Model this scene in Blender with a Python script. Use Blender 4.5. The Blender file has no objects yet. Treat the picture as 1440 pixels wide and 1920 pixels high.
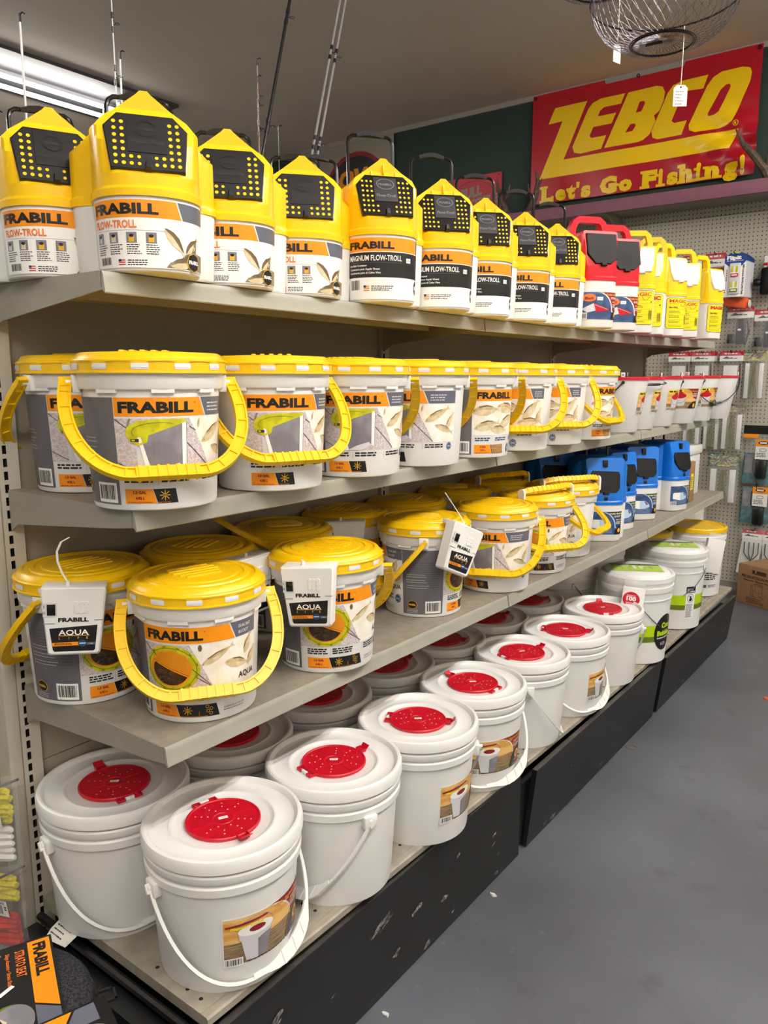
import bpy, bmesh, math, random
from mathutils import Vector, Matrix
random.seed(7)
S = bpy.context.scene
COL = S.collection
R = math.radians
PI = math.pi

# ---------------------------------------------------------------- camera
cam_d = bpy.data.cameras.new('camera')
cam = bpy.data.objects.new('camera', cam_d)
COL.objects.link(cam)
S.camera = cam
cam_d.sensor_fit = 'VERTICAL'
cam_d.sensor_height = 36.0
cam_d.lens = 1452.68 / 1920 * 36.0
cam_d.clip_start = 0.02
p_, y_, r_ = 0.1717, 0.6467, 0.0006
fw = Vector((-math.sin(y_) * math.cos(p_), math.cos(y_) * math.cos(p_), -math.sin(p_)))
rt = Vector((math.cos(y_), math.sin(y_), 0))
up = rt.cross(fw)
rt2 = rt * math.cos(r_) + up * math.sin(r_)
up2 = -rt * math.sin(r_) + up * math.cos(r_)
mw = Matrix.Identity(4)
for i in range(3):
    mw[i][0] = rt2[i]; mw[i][1] = up2[i]; mw[i][2] = -fw[i]
mw[0][3], mw[1][3], mw[2][3] = 1.5044, -0.7508, 1.4207
cam.matrix_world = mw

# ---------------------------------------------------------------- world, exposure
W = bpy.data.worlds.new('world')
S.world = W
W.use_nodes = True
W.node_tree.nodes['Background'].inputs[0].default_value = (0.75, 0.82, 0.9, 1)
W.node_tree.nodes['Background'].inputs[1].default_value = 0.15
S.view_settings.view_transform = 'Standard'
S.view_settings.look = 'None'
S.view_settings.gamma = 1
S.view_settings.use_curve_mapping = False
S.view_settings.exposure = 0.13
try:
    S.cycles.use_denoising = True
    S.cycles.max_bounces = 8
    S.cycles.diffuse_bounces = 4
    S.cycles.transparent_max_bounces = 12
    S.cycles.caustics_reflective = False
    S.cycles.caustics_refractive = False
except Exception:
    pass
TUBE_POWER = 140.0

# ---------------------------------------------------------------- materials
def lin(h):
    h = h.lstrip('#')
    o = []
    for i in (0, 2, 4):
        c = int(h[i:i + 2], 16) / 255
        o.append(c / 12.92 if c <= 0.04045 else ((c + 0.055) / 1.055) ** 2.4)
    return (*o, 1)

MATS = {}
def mat(name, col, rough=0.5, metal=0.0, spec=0.5, var=0.0, scale=20.0, bump=0.0, bscale=200.0,
        alpha=1.0, emit=0.0, sss=0.0, stretch=None, col2=None, lo=0.4, hi=0.6):
    m = bpy.data.materials.new(name)
    m.use_nodes = True
    nt = m.node_tree
    b = nt.nodes['Principled BSDF']
    b.inputs['Base Color'].default_value = lin(col)
    b.inputs['Roughness'].default_value = rough
    b.inputs['Metallic'].default_value = metal
    b.inputs['Specular IOR Level'].default_value = spec
    b.inputs['Alpha'].default_value = alpha
    if sss:
        b.inputs['Subsurface Weight'].default_value = sss
        b.inputs['Subsurface Radius'].default_value = (0.01, 0.01, 0.01)
        b.inputs['Subsurface Scale'].default_value = 0.5
    if emit:
        b.inputs['Emission Color'].default_value = lin(col)
        b.inputs['Emission Strength'].default_value = emit
    tc = nt.nodes.new('ShaderNodeTexCoord')
    src = tc.outputs['Object']
    if stretch:
        mp = nt.nodes.new('ShaderNodeMapping')
        mp.inputs['Scale'].default_value = stretch
        nt.links.new(src, mp.inputs[0]); src = mp.outputs[0]
    if var or col2:
        n = nt.nodes.new('ShaderNodeTexNoise')
        n.inputs['Scale'].default_value = scale
        n.inputs['Detail'].default_value = 6
        nt.links.new(src, n.inputs['Vector'])
        rp = nt.nodes.new('ShaderNodeValToRGB')
        c = lin(col)
        c2 = lin(col2) if col2 else tuple(x * (1 - var) for x in c[:3]) + (1,)
        rp.color_ramp.elements[0].position = lo
        rp.color_ramp.elements[1].position = hi
        rp.color_ramp.elements[0].color = c2
        rp.color_ramp.elements[1].color = c
        nt.links.new(n.outputs['Fac'], rp.inputs[0])
        nt.links.new(rp.outputs[0], b.inputs['Base Color'])
    if bump:
        n2 = nt.nodes.new('ShaderNodeTexNoise')
        n2.inputs['Scale'].default_value = bscale
        n2.inputs['Detail'].default_value = 4
        nt.links.new(src, n2.inputs['Vector'])
        bp = nt.nodes.new('ShaderNodeBump')
        bp.inputs['Strength'].default_value = bump
        bp.inputs['Distance'].default_value = 0.002
        nt.links.new(n2.outputs['Fac'], bp.inputs['Height'])
        nt.links.new(bp.outputs[0], b.inputs['Normal'])
    MATS[name] = m
    return m

mat('white', '#e8e7e4', 0.38, sss=0.0, var=0.03, scale=9)
mat('white_pail', '#e6e5e3', 0.4, var=0.03, scale=7)
mat('yellow', '#f2c30d', 0.32, var=0.05, scale=12)
mat('yellow_top', '#fbc812', 0.25, var=0.04, scale=8)
mat('yellow_jug', '#f6cf05', 0.3, var=0.04, scale=8)
mat('red', '#c00d24', 0.35, var=0.06, scale=12)
mat('red_jug', '#cd0f26', 0.3, var=0.05, scale=9)
mat('blue', '#0a6fd0', 0.3, var=0.06, scale=9)
mat('black', '#141416', 0.3, var=0.1, scale=30)
mat('black_gloss', '#0d0d0f', 0.12, var=0.1, scale=30)
mat('black_metal', '#2a2a2c', 0.22, metal=0.8, var=0.1)
mat('dark_print', '#121214', 0.35)
mat('orange', '#f39410', 0.35, var=0.03)
mat('orange_print', '#e8792a', 0.35)
mat('amber', '#d98a14', 0.35)
mat('slate', '#5c5f6c', 0.4)
mat('grey_print', '#66656a', 0.45, var=0.12, scale=500)
mat('white_print', '#f4f3ef', 0.35)
mat('cream_print', '#efe6d3', 0.4, col2='#f6f2ea', scale=30)
mat('wood_print', '#b9a9ac', 0.4, col2='#d8d0d2', scale=60, stretch=(1, 6, 6))
mat('line_print', '#3a3034', 0.4)
mat('lime', '#d3cf19', 0.35, col2='#b9b410', scale=60)
mat('lime_green', '#b4d40c', 0.35)
mat('olive_green', '#62751a', 0.4)
mat('bright_yellow', '#efe316', 0.35)
mat('gold', '#e2a92c', 0.35)
mat('photo_grey', '#8b8890', 0.4, col2='#77747c', scale=25)
mat('pale_grey', '#d3d2d6', 0.4)
mat('fish', '#b89c6a', 0.4, col2='#d9c9a2', scale=60, lo=0.35, hi=0.65)
mat('fish_pale', '#e2d3b4', 0.4, col2='#cbb98f', scale=50)
mat('fish_dark', '#6d5a38', 0.4)
mat('sand', '#8f8468', 0.45, col2='#5f553f', scale=60)
mat('worm_dark', '#2c1a10', 0.4, col2='#4a2f1c', scale=90)
mat('navy', '#1d3c66', 0.4)
mat('maroon', '#8e1c26', 0.35, var=0.1, scale=30)
mat('sunset', '#d9a04c', 0.35, col2='#e9c078', scale=14, stretch=(1, 1, 6))
mat('plank_print', '#a98d62', 0.4, col2='#7b6a55', scale=30, stretch=(1, 1, 10))
mat('lake_blue', '#3f5d8c', 0.4, col2='#2a436c', scale=30)
mat('sky_print', '#b9d2ea', 0.4)
mat('label_yellow', '#eadb0a', 0.35)
mat('shelf', '#9b978b', 0.45, var=0.1, scale=8, bump=0.05)
mat('shelf_deck', '#8e8679', 0.55, var=0.16, scale=35, bump=0.08)
mat('shelf_under', '#a39b86', 0.6, var=0.08, scale=6)
mat('base_deck', '#9d9587', 0.55, var=0.2, scale=22, bump=0.1)
mat('lip', '#a09e91', 0.4, var=0.08, scale=14)
mat('upright', '#bdb7a8', 0.5, var=0.06, scale=10)
mat('back_panel', '#978f80', 0.6, var=0.06, scale=4)
mat('hole', '#0b0b0b', 0.9)
mat('kick', '#17181a', 0.42, var=0.35, scale=7, bump=0.1, bscale=60)
mat('kick_edge', '#4a4744', 0.5, var=0.3, scale=40)
mat('scuff', '#8d8d8b', 0.6, col2='#3a3a3c', scale=120)
mat('chrome', '#9a9a9a', 0.25, metal=1.0)
mat('wire', '#6f6d78', 0.35, metal=0.7)
mat('wire_dark', '#2a2830', 0.35, metal=0.8)
mat('tag', '#efece2', 0.6, var=0.04)
mat('ink', '#33333f', 0.6)
mat('carpet', '#3d3d42', 0.95, col2='#232327', scale=260, bump=0.6, bscale=400, spec=0.1)
mat('card', '#9a7350', 0.75, var=0.1, scale=30)
mat('card_print', '#3d2a1c', 0.7)
mat('cooler', '#e2e2df', 0.5, var=0.03)
mat('clear', '#f4f6f8', 0.08, alpha=0.16)
mat('clear_bag', '#eef1f3', 0.06, alpha=0.13)
mat('teal', '#1f7c84', 0.4, col2='#0f4a52', scale=40)
mat('camo', '#8f8b55', 0.45, col2='#2f5a5c', scale=50)
mat('camo_pale', '#d9d6a8', 0.45, col2='#9a9a58', scale=45)
mat('bristle', '#94863c', 0.6, col2='#6d612a', scale=120, stretch=(1, 1, 0.1))
mat('foam_orange', '#ef5f28', 0.6, var=0.08, scale=30)
mat('header_red', '#c11a2b', 0.35, var=0.1, scale=40)
mat('brown', '#4b2a2a', 0.5)
mat('royal', '#25418f', 0.35, var=0.1, scale=30)
mat('green_tip', '#a8c83c', 0.4)
mat('lure_yellow', '#e8dc10', 0.25, col2='#cfc208', scale=60, stretch=(8, 1, 1))
mat('lure_red', '#d8260f', 0.25, col2='#b51c08', scale=60)
mat('lure_white', '#f2efe9', 0.4)
mat('antler', '#5b4636', 0.6, col2='#3a2c22', scale=40)
mat('banner_red', '#a80d22', 0.28, var=0.05, scale=5)
mat('banner_yellow', '#e6be0a', 0.28)
mat('sign_red', '#b31b2e', 0.45, var=0.06)
mat('sign_cream', '#8f877d', 0.6, var=0.05)
mat('sign_dark', '#16161c', 0.4)
mat('mauve', '#7f4f60', 0.55, var=0.08, scale=20)
mat('peg_panel', '#b3aea0', 0.6, var=0.05, scale=3)
mat('wall_green', '#23352f', 0.8, var=0.12, scale=5)
mat('wall_paint', '#cdc8be', 0.8, var=0.05, scale=2)
mat('ceiling', '#e0d7cd', 0.9, var=0.04, scale=1.2)
mat('trim', '#8c857d', 0.7)
mat('rod_white', '#cfcfcf', 0.25)
mat('rod_grey', '#8a8a8c', 0.25)
mat('rod_black', '#1b1c20', 0.25)
mat('rod_copper', '#9a6a4a', 0.3)
mat('fixture', '#3a3a3e', 0.5)
mat('tube', '#fffaf3', 0.4, emit=TUBE_POWER)
mat('tube_dim', '#fffaf3', 0.4, emit=30)
mat('black_matte', '#111113', 0.55, spec=0.25, var=0.1, scale=30)
mat('rubber', '#7a6a5c', 0.6)
mat('litter', '#d8d6d0', 0.7)

# floor: painted concrete, mottled grey with scuffs
def floor_mat():
    m = bpy.data.materials.new('floor'); m.use_nodes = True
    nt = m.node_tree; b = nt.nodes['Principled BSDF']
    tc = nt.nodes.new('ShaderNodeTexCoord')
    def noise(scale, det, lo, hi, c0, c1):
        n = nt.nodes.new('ShaderNodeTexNoise'); n.inputs['Scale'].default_value = scale; n.inputs['Detail'].default_value = det
        nt.links.new(tc.outputs['Object'], n.inputs['Vector'])
        r = nt.nodes.new('ShaderNodeValToRGB')
        r.color_ramp.elements[0].position = lo; r.color_ramp.elements[1].position = hi
        r.color_ramp.elements[0].color = c0; r.color_ramp.elements[1].color = c1
        nt.links.new(n.outputs['Fac'], r.inputs[0]); return r.outputs[0]
    a = noise(1.6, 8, 0.35, 0.7, lin('#4d5056'), lin('#63676f'))
    s = noise(26, 6, 0.66, 0.72, (0, 0, 0, 1), (1, 1, 1, 1))
    d = noise(7, 8, 0.62, 0.75, (0, 0, 0, 1), (0.6, 0.6, 0.6, 1))
    mx = nt.nodes.new('ShaderNodeMix'); mx.data_type = 'RGBA'
    nt.links.new(d, mx.inputs[0]); nt.links.new(a, mx.inputs[6]); mx.inputs[7].default_value = lin('#424145')
    mx2 = nt.nodes.new('ShaderNodeMix'); mx2.data_type = 'RGBA'
    ms = nt.nodes.new('ShaderNodeMath'); ms.operation = 'MULTIPLY'; ms.inputs[1].default_value = 0.25
    nt.links.new(s, ms.inputs[0]); nt.links.new(ms.outputs[0], mx2.inputs[0])
    nt.links.new(mx.outputs[2], mx2.inputs[6]); mx2.inputs[7].default_value = lin('#7a7c80')
    nt.links.new(mx2.outputs[2], b.inputs['Base Color'])
    b.inputs['Roughness'].default_value = 0.42
    n = nt.nodes.new('ShaderNodeTexNoise'); n.inputs['Scale'].default_value = 30; n.inputs['Detail'].default_value = 6
    nt.links.new(tc.outputs['Object'], n.inputs['Vector'])
    bp = nt.nodes.new('ShaderNodeBump'); bp.inputs['Strength'].default_value = 0.12; bp.inputs['Distance'].default_value = 0.003
    nt.links.new(n.outputs['Fac'], bp.inputs['Height']); nt.links.new(bp.outputs[0], b.inputs['Normal'])
    MATS['floor'] = m
floor_mat()

# perforated hardboard: a one-inch grid of small holes on the X / Z axes
def peg_mat():
    m = MATS['peg_panel']; nt = m.node_tree; b = nt.nodes['Principled BSDF']
    tc = nt.nodes.new('ShaderNodeTexCoord'); sx = nt.nodes.new('ShaderNodeSeparateXYZ')
    nt.links.new(tc.outputs['Object'], sx.inputs[0])
    def M(op, a, bb):
        n = nt.nodes.new('ShaderNodeMath'); n.operation = op
        for i, v in ((0, a), (1, bb)):
            if isinstance(v, (int, float)): n.inputs[i].default_value = v
            else: nt.links.new(v, n.inputs[i])
        return n.outputs[0]
    def cell(o):
        f = M('FRACT', M('DIVIDE', M('ADD', o, 10.0), 0.0254), 0)
        return M('POWER', M('SUBTRACT', f, 0.5), 2.0)
    d = M('ADD', cell(sx.outputs[0]), cell(sx.outputs[2]))
    h = M('LESS_THAN', d, 0.021)
    old = b.inputs['Base Color'].links[0].from_socket
    mx = nt.nodes.new('ShaderNodeMix'); mx.data_type = 'RGBA'
    nt.links.new(h, mx.inputs[0]); nt.links.new(old, mx.inputs[6]); mx.inputs[7].default_value = lin('#171614')
    nt.links.new(mx.outputs[2], b.inputs['Base Color'])
peg_mat()

# ---------------------------------------------------------------- mesh helpers
class G:
    def __init__(s):
        s.v = []; s.f = []; s.m = []; s.mats = []
    def mi(s, name):
        if name not in s.mats: s.mats.append(name)
        return s.mats.index(name)
    def add(s, vs, fs, mt, M=None):
        o = len(s.v); k = s.mi(mt)
        if M is not None: vs = [M @ Vector(v) for v in vs]
        s.v += [tuple(v) for v in vs]
        s.f += [tuple(i + o for i in f) for f in fs]
        s.m += [k] * len(fs)
        return s
    def box(s, x0, x1, y0, y1, z0, z1, mt, M=None):
        vs = [(x, y, z) for x in (x0, x1) for y in (y0, y1) for z in (z0, z1)]
        fs = [(0, 1, 3, 2), (4, 6, 7, 5), (0, 4, 5, 1), (2, 3, 7, 6), (0, 2, 6, 4), (1, 5, 7, 3)]
        return s.add(vs, fs, mt, M)
    def rbox(s, x0, x1, y0, y1, z0, z1, mt, b=0.004, M=None):
        # box with chamfered edges
        bm = bmesh.new()
        bmesh.ops.create_cube(bm, size=1)
        for v in bm.verts:
            v.co = Vector(((x0 + x1) / 2 + v.co.x * (x1 - x0), (y0 + y1) / 2 + v.co.y * (y1 - y0), (z0 + z1) / 2 + v.co.z * (z1 - z0)))
        bmesh.ops.bevel(bm, geom=bm.edges[:] + bm.verts[:], offset=b, segments=2, affect='EDGES', profile=0.5)
        bm.verts.index_update()
        s.add([v.co.copy() for v in bm.verts], [[v.index for v in f.verts] for f in bm.faces], mt, M)
        bm.free(); return s
    def lathe(s, prof, mt, n=48, M=None, sx=1.0, sy=1.0):
        vs = []; fs = []
        rings = []
        for r, z in prof:
            if abs(r) < 1e-6:
                rings.append([len(vs)]); vs.append((0, 0, z))
            else:
                rings.append(list(range(len(vs), len(vs) + n)))
                vs += [(r * sx * math.cos(2 * PI * i / n), r * sy * math.sin(2 * PI * i / n), z) for i in range(n)]
        for a, b in zip(rings, rings[1:]):
            for i in range(n):
                j = (i + 1) % n
                if len(a) == 1 and len(b) == 1: continue
                if len(a) == 1: fs.append((a[0], b[j], b[i]))
                elif len(b) == 1: fs.append((a[i], a[j], b[0]))
                else: fs.append((a[i], a[j], b[j], b[i]))
        return s.add(vs, fs, mt, M)
    def loft(s, loops, mt, cap=True, M=None):
        n = len(loops[0]); vs = [v for l in loops for v in l]; fs = []
        for k in range(len(loops) - 1):
            for i in range(n):
                j = (i + 1) % n
                fs.append((k * n + i, k * n + j, (k + 1) * n + j, (k + 1) * n + i))
        if cap:
            fs.append(tuple(reversed(range(n)))); fs.append(tuple(range((len(loops) - 1) * n, len(loops) * n)))
        return s.add(vs, fs, mt, M)
    def prism(s, poly, d0, d1, mt, axis='z', M=None, cap=True):
        def P(a, b, d):
            return {'z': (a, b, d), 'y': (a, d, b), 'x': (d, a, b)}[axis]
        return s.loft([[P(a, b, d0) for a, b in poly], [P(a, b, d1) for a, b in poly]], mt, cap, M)
    def tube(s, pts, r, mt, n=6, closed=False, M=None, caps=True):
        pts = [Vector(p) for p in pts]; N = len(pts)
        rs = r if isinstance(r, (list, tuple)) else [r] * N
        loops = []; prev = None
        for i, p in enumerate(pts):
            if closed: t = pts[(i + 1) % N] - pts[i - 1]
            else: t = pts[min(i + 1, N - 1)] - pts[max(i - 1, 0)]
            t.normalize()
            if prev is None:
                a = Vector((0, 0, 1)) if abs(t.z) < 0.9 else Vector((1, 0, 0))
                u = t.cross(a).normalized()
            else:
                u = (prev - t * prev.dot(t)).normalized()
            prev = u; w = t.cross(u)
            loops.append([p + (u * math.cos(2 * PI * k / n) + w * math.sin(2 * PI * k / n)) * rs[i] for k in range(n)])
        if closed: loops.append(loops[0])
        return s.loft(loops, mt, caps and not closed, M)
    def ribbon(s, pts, nrm, w, t, mt, M=None):
        pts = [Vector(p) for p in pts]; nrm = Vector(nrm).normalized(); loops = []
        ws = w if isinstance(w, (list, tuple)) else [w] * len(pts)
        ts = t if isinstance(t, (list, tuple)) else [t] * len(pts)
        for i, p in enumerate(pts):
            tg = (pts[min(i + 1, len(pts) - 1)] - pts[max(i - 1, 0)]).normalized()
            sd = nrm.cross(tg).normalized()
            a, b = nrm * ws[i] / 2, sd * ts[i] / 2
            loops.append([p - a - b, p + a - b, p + a + b, p - a + b])
        return s.loft(loops, mt, True, M)
    def mesh(s, name, sharp=32):
        me = bpy.data.meshes.new(name)
        me.from_pydata(s.v, [], s.f)
        for k in s.mats: me.materials.append(MATS[k])
        me.polygons.foreach_set('material_index', s.m)
        me.polygons.foreach_set('use_smooth', [True] * len(me.polygons))
        bm = bmesh.new(); bm.from_mesh(me)
        bmesh.ops.recalc_face_normals(bm, faces=bm.faces[:])
        bm.to_mesh(me); bm.free()
        me.set_sharp_from_angle(angle=R(sharp))
        return me

def put(name, me, parent=None, loc=(0, 0, 0), rot=(0, 0, 0), label=None):
    if isinstance(me, G): me = me.mesh(name)
    o = bpy.data.objects.new(name, me); COL.objects.link(o)
    o.location = loc; o.rotation_euler = rot
    if parent: o.parent = parent
    if label: o['label'] = label
    return o

def thing(name, label, cat, loc=(0, 0, 0), rz=0, group=None):
    o = bpy.data.objects.new(name, None); COL.objects.link(o)
    o.empty_display_size = 0.05
    o.location = loc; o.rotation_euler = (0, 0, R(rz))
    tag(o, label, cat, group); return o

def tag(o, label, cat, group=None):
    o['label'] = label; o['category'] = cat
    if group: o['group'] = group
    return o

def struct(o):
    o['kind'] = 'structure'; return o

def stuff(o):
    o['kind'] = 'stuff'; return o

# ---------------------------------------------------------------- flat print (labels, signs)
_txt = {}
def text2d(s, bold=0.0):
    k = (s, bold)
    if k in _txt: return _txt[k]
    cu = bpy.data.curves.new('t', 'FONT'); cu.body = s; cu.size = 1; cu.resolution_u = 2; cu.offset = bold
    cu.fill_mode = 'FRONT'
    o = bpy.data.objects.new('t', cu); COL.objects.link(o)
    bpy.context.view_layer.update()
    me = o.evaluated_get(bpy.context.evaluated_depsgraph_get()).to_mesh()
    vs = [(v.co.x, v.co.y) for v in me.vertices]; fs = [tuple(p.vertices) for p in me.polygons]
    o.evaluated_get(bpy.context.evaluated_depsgraph_get()).to_mesh_clear()
    bpy.data.objects.remove(o); bpy.data.curves.remove(cu)
    _txt[k] = (vs, fs); return _txt[k]

class Flat:
    """flat print: coloured shapes stacked in layers, in metres on the label"""
    def __init__(s): s.p = []; s.mats = []
    def mi(s, n):
        if n not in s.mats: s.mats.append(n)
        return s.mats.index(n)
    def poly(s, pts, mt, l=0): s.p.append((list(pts), [tuple(range(len(pts)))], s.mi(mt), l)); return s
    def rect(s, x0, y0, x1, y1, mt, l=0): return s.poly([(x0, y0), (x1, y0), (x1, y1), (x0, y1)], mt, l)
    def rrect(s, x0, y0, x1, y1, r, mt, l=0, corners=(1, 1, 1, 1)):
        pts = []
        for k, (cx, cy, a) in enumerate(((x1 - r, y1 - r, 0), (x0 + r, y1 - r, 90), (x0 + r, y0 + r, 180), (x1 - r, y0 + r, 270))):
            if corners[k]: pts += [(cx + r * math.cos(R(a + i * 22.5)), cy + r * math.sin(R(a + i * 22.5))) for i in range(5)]
            else: pts.append((cx + r * (1 if k in (0, 3) else -1), cy + r * (1 if k < 2 else -1)))
        return s.poly(pts, mt, l)
    def ell(s, cx, cy, rx, ry, mt, l=0, n=20, a0=0, a1=360, rot=0):
        m = n if a1 - a0 >= 360 else n + 1
        pts = []
        for i in range(m):
            t = R(a0 + (a1 - a0) * i / n); x, y = rx * math.cos(t), ry * math.sin(t)
            c, d = math.cos(R(rot)), math.sin(R(rot)); pts.append((cx + x * c - y * d, cy + x * d + y * c))
        return s.poly(pts, mt, l)
    def ring(s, cx, cy, rx, ry, th, mt, l=0, n=24, a0=0, a1=360):
        vs = []; fs = []
        for i in range(n + 1):
            t = R(a0 + (a1 - a0) * i / n); c, d = math.cos(t), math.sin(t)
            vs += [(cx + rx * c, cy + ry * d), (cx + (rx - th) * c, cy + (ry - th) * d)]
        for i in range(n): fs.append((2 * i, 2 * i + 2, 2 * i + 3, 2 * i + 1))
        s.p.append((vs, fs, s.mi(mt), l)); return s
    def line(s, x0, y0, x1, y1, w, mt, l=1):
        dx, dy = x1 - x0, y1 - y0; d = math.hypot(dx, dy) or 1; nx, ny = -dy / d * w / 2, dx / d * w / 2
        return s.poly([(x0 + nx, y0 + ny), (x1 + nx, y1 + ny), (x1 - nx, y1 - ny), (x0 - nx, y0 - ny)], mt, l)
    def text(s, t, x, y, h, mt, l=2, w=None, bold=0.0, al='l', sh=0.0, rot=0):
        vs, fs = text2d(t, bold)
        if not vs: return s
        x0 = min(v[0] for v in vs); x1 = max(v[0] for v in vs)
        H = 0.728 + 2 * bold
        sy = h / H; sx = sy if w is None else w / (x1 - x0)
        W = (x1 - x0) * sx
        ox = {'l': 0, 'c': -W / 2, 'r': -W}[al]
        c, d = math.cos(R(rot)), math.sin(R(rot)); out = []
        for a, b in vs:
            yy = (b + bold) * sy; xx = (a - x0) * sx + ox + yy * sh
            out.append((x + xx * c - yy * d, y + xx * d + yy * c))
        s.p.append((out, fs, s.mi(mt), l)); return s
    def bars(s, x0, y0, x1, y1, l=2, n=26, seed=1, mt='dark_print'):
        rr = random.Random(seed); x = x0; W = x1 - x0
        while x < x1 - W / n * 0.4:
            w = W / n * rr.choice((0.5, 0.5, 1, 1.4)); w = min(w, x1 - x); s.rect(x, y0, x + w, y1, mt, l); x += w + W / n * rr.choice((0.5, 0.7, 1.1))
        return s
    def barcode(s, x0, y0, x1, y1, l=1, seed=1):
        s.rect(x0, y0, x1, y1, 'white_print', l)
        m = (x1 - x0) * 0.08; h = y1 - y0
        return s.bars(x0 + m, y0 + h * 0.16, x1 - m, y1 - h * 0.12, l + 1, 24, seed)
    def lines(s, x0, y0, w, n, pitch, h, mt, l=1, seed=0, ragged=0.25):
        rr = random.Random(seed)
        for i in range(n):
            x = x0; e = x0 + w * (1 - ragged * rr.random())
            while x < e - h:
                ww = min(h * rr.uniform(1.5, 4.5), e - x); s.rect(x, y0 - i * pitch, x + ww, y0 - i * pitch + h, mt, l); x += ww + h * 0.7
        return s
    def fish(s, x, y, L, rot, l=2, h=0.26, mt='fish', flip=1):
        c, d = math.cos(R(rot)), math.sin(R(rot))
        def T(a, b): b *= flip; return (x + (a * c - b * d) * L, y + (a * d + b * c) * L)
        up_ = [(-.5, 0), (-.42, .06), (-.25, .12), (0, .14), (.2, .09), (.36, .035)]
        dn = [(.36, -.02), (.2, -.07), (0, -.12), (-.25, -.11), (-.42, -.05)]
        k = h / 0.26
        s.poly([T(a, b * k) for a, b in up_ + [(.5, .1 / k * k), (.45, 0.02), (.5, -.08)] + dn], 'fish_pale', l)
        s.poly([T(a, b * k) for a, b in up_ + [(.36, 0.0), (.1, .02), (-.2, .03), (-.42, .0)]], mt, l + 1)
        s.poly([T(a, b * k) for a, b in [(-.25, .12), (0, .14), (.2, .09), (.2, .07), (0, .105), (-.25, .09)]], 'fish_dark', l + 2)
        return s.ell(*T(-.41, .012), 0.014 * L, 0.014 * L, 'fish_dark', l + 2, 8)
    def mesh(s, name, fn, step=None, axes=(0,), lay=0.0003):
        bm = bmesh.new()
        for vs, fs, m, l in s.p:
            bv = [bm.verts.new((a, b, l)) for a, b in vs]
            for f in fs:
                try: nf = bm.faces.new([bv[i] for i in f])
                except ValueError: continue
                nf.material_index = m
        bm.normal_update()
        ng = [f for f in bm.faces if len(f.verts) > 4]
        if ng: bmesh.ops.triangulate(bm, faces=ng, ngon_method='EAR_CLIP')
        bm.normal_update()
        for f in bm.faces:
            if f.normal.z < 0: f.normal_flip()
        for axis in (axes if step else ()):
            lo = min(v.co[axis] for v in bm.verts); hi = max(v.co[axis] for v in bm.verts); k = math.ceil(lo / step)
            no = Vector((1, 0, 0)) if axis == 0 else Vector((0, 1, 0))
            while k * step < hi:
                bmesh.ops.bisect_plane(bm, geom=bm.verts[:] + bm.edges[:] + bm.faces[:], dist=1e-7, plane_co=no * (k * step), plane_no=no)
                k += 1
        for v in bm.verts: v.co = Vector(fn(v.co.x, v.co.y, v.co.z * lay + 0.0004))
        me = bpy.data.meshes.new(name); bm.to_mesh(me); bm.free()
        for k in s.mats: me.materials.append(MATS[k])
        return me

def wrap(R0, r0, r1, y0, y1, cx=0.0):
    def fn(x, y, d):
        r = r0 + (r1 - r0) * (y - y0) / (y1 - y0) + d
        a = x / R0
        return (cx + r * math.cos(a), r * math.sin(a), y)
    return fn
def plane_map(o, ux, uy):
    o, ux, uy = Vector(o), Vector(ux).normalized(), Vector(uy).normalized(); n = ux.cross(uy)
    return lambda x, y, d: o + ux * x + uy * y + n * d

# ================================================================ THE ROOM
L = 1.219
WY = 4.8           # far wall
CZ = 3.45          # ceiling
XL, XR, YB = -6.5, 4.2, -5.0

def slab(name, x0, x1, y0, y1, z0, z1, mt):
    return struct(put(name, G().box(x0, x1, y0, y1, z0, z1, mt)))
slab('floor', XL, XR, YB, WY, -0.1, 0, 'floor')
slab('ceiling', XL, XR, YB, WY, CZ, CZ + 0.1, 'ceiling')
slab('wall_far', XL, XR, WY, WY + 0.1, 0, CZ, 'wall_green')
slab('wall_left', XL - 0.1, XL, YB, WY, 0, CZ, 'wall_paint')
slab('wall_right', XR, XR + 0.1, YB, WY, 0, CZ, 'wall_paint')
slab('wall_near', XL, XR, YB - 0.1, YB, 0, CZ, 'wall_paint')
slab('trim_1', XL, XR, WY - 0.03, WY, CZ - 0.035, CZ, 'trim')
slab('baseboard_far', XL, XR, WY - 0.035, WY, 0, 0.05, 'trim')

# perforated panels over the far wall, three sheets with thin joints
pegw = struct(put('trim_2', G().box(XL, XR, WY - 0.022, WY - 0.012, 0.05, 2.55, 'wall_paint')))
xs = [-3.52, -1.08, 1.36, 3.8]
for i in range(3):
    put('pegboard_sheet', G().box(xs[i] + .002, xs[i + 1] - .002, WY - 0.034, WY - 0.0225, 0.052, 2.452, 'peg_panel'), pegw)
    put('pegboard_sheet', G().box(xs[i] + .002, xs[i + 1] - .002, WY - 0.034, WY - 0.0225, 2.456, 2.55, 'peg_panel'), pegw)

# display shelf above the pegboard, mauve front edge
t = thing('wall_shelf', 'long high display shelf with a dusty mauve front edge, above the far pegboard', 'shelf', (0, WY, 2.515))
put('board', G().box(-3.5, 3.4, -0.32, -0.036, 0.0, 0.025, 'sign_cream'), t)
put('front_edge', G().rbox(-3.5, 3.4, -0.345, -0.3201, -0.012, 0.067, 'mauve', 0.003), t)
for x in (-2.3, -0.6, 1.1, 2.8):
    put('shelf_bracket', G().prism([(-0.036, -0.095), (-0.036, -0.0005), (-0.3, -0.0005), (-0.3, -0.015)], x, x + 0.012, 'sign_cream', 'x'), t)

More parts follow.
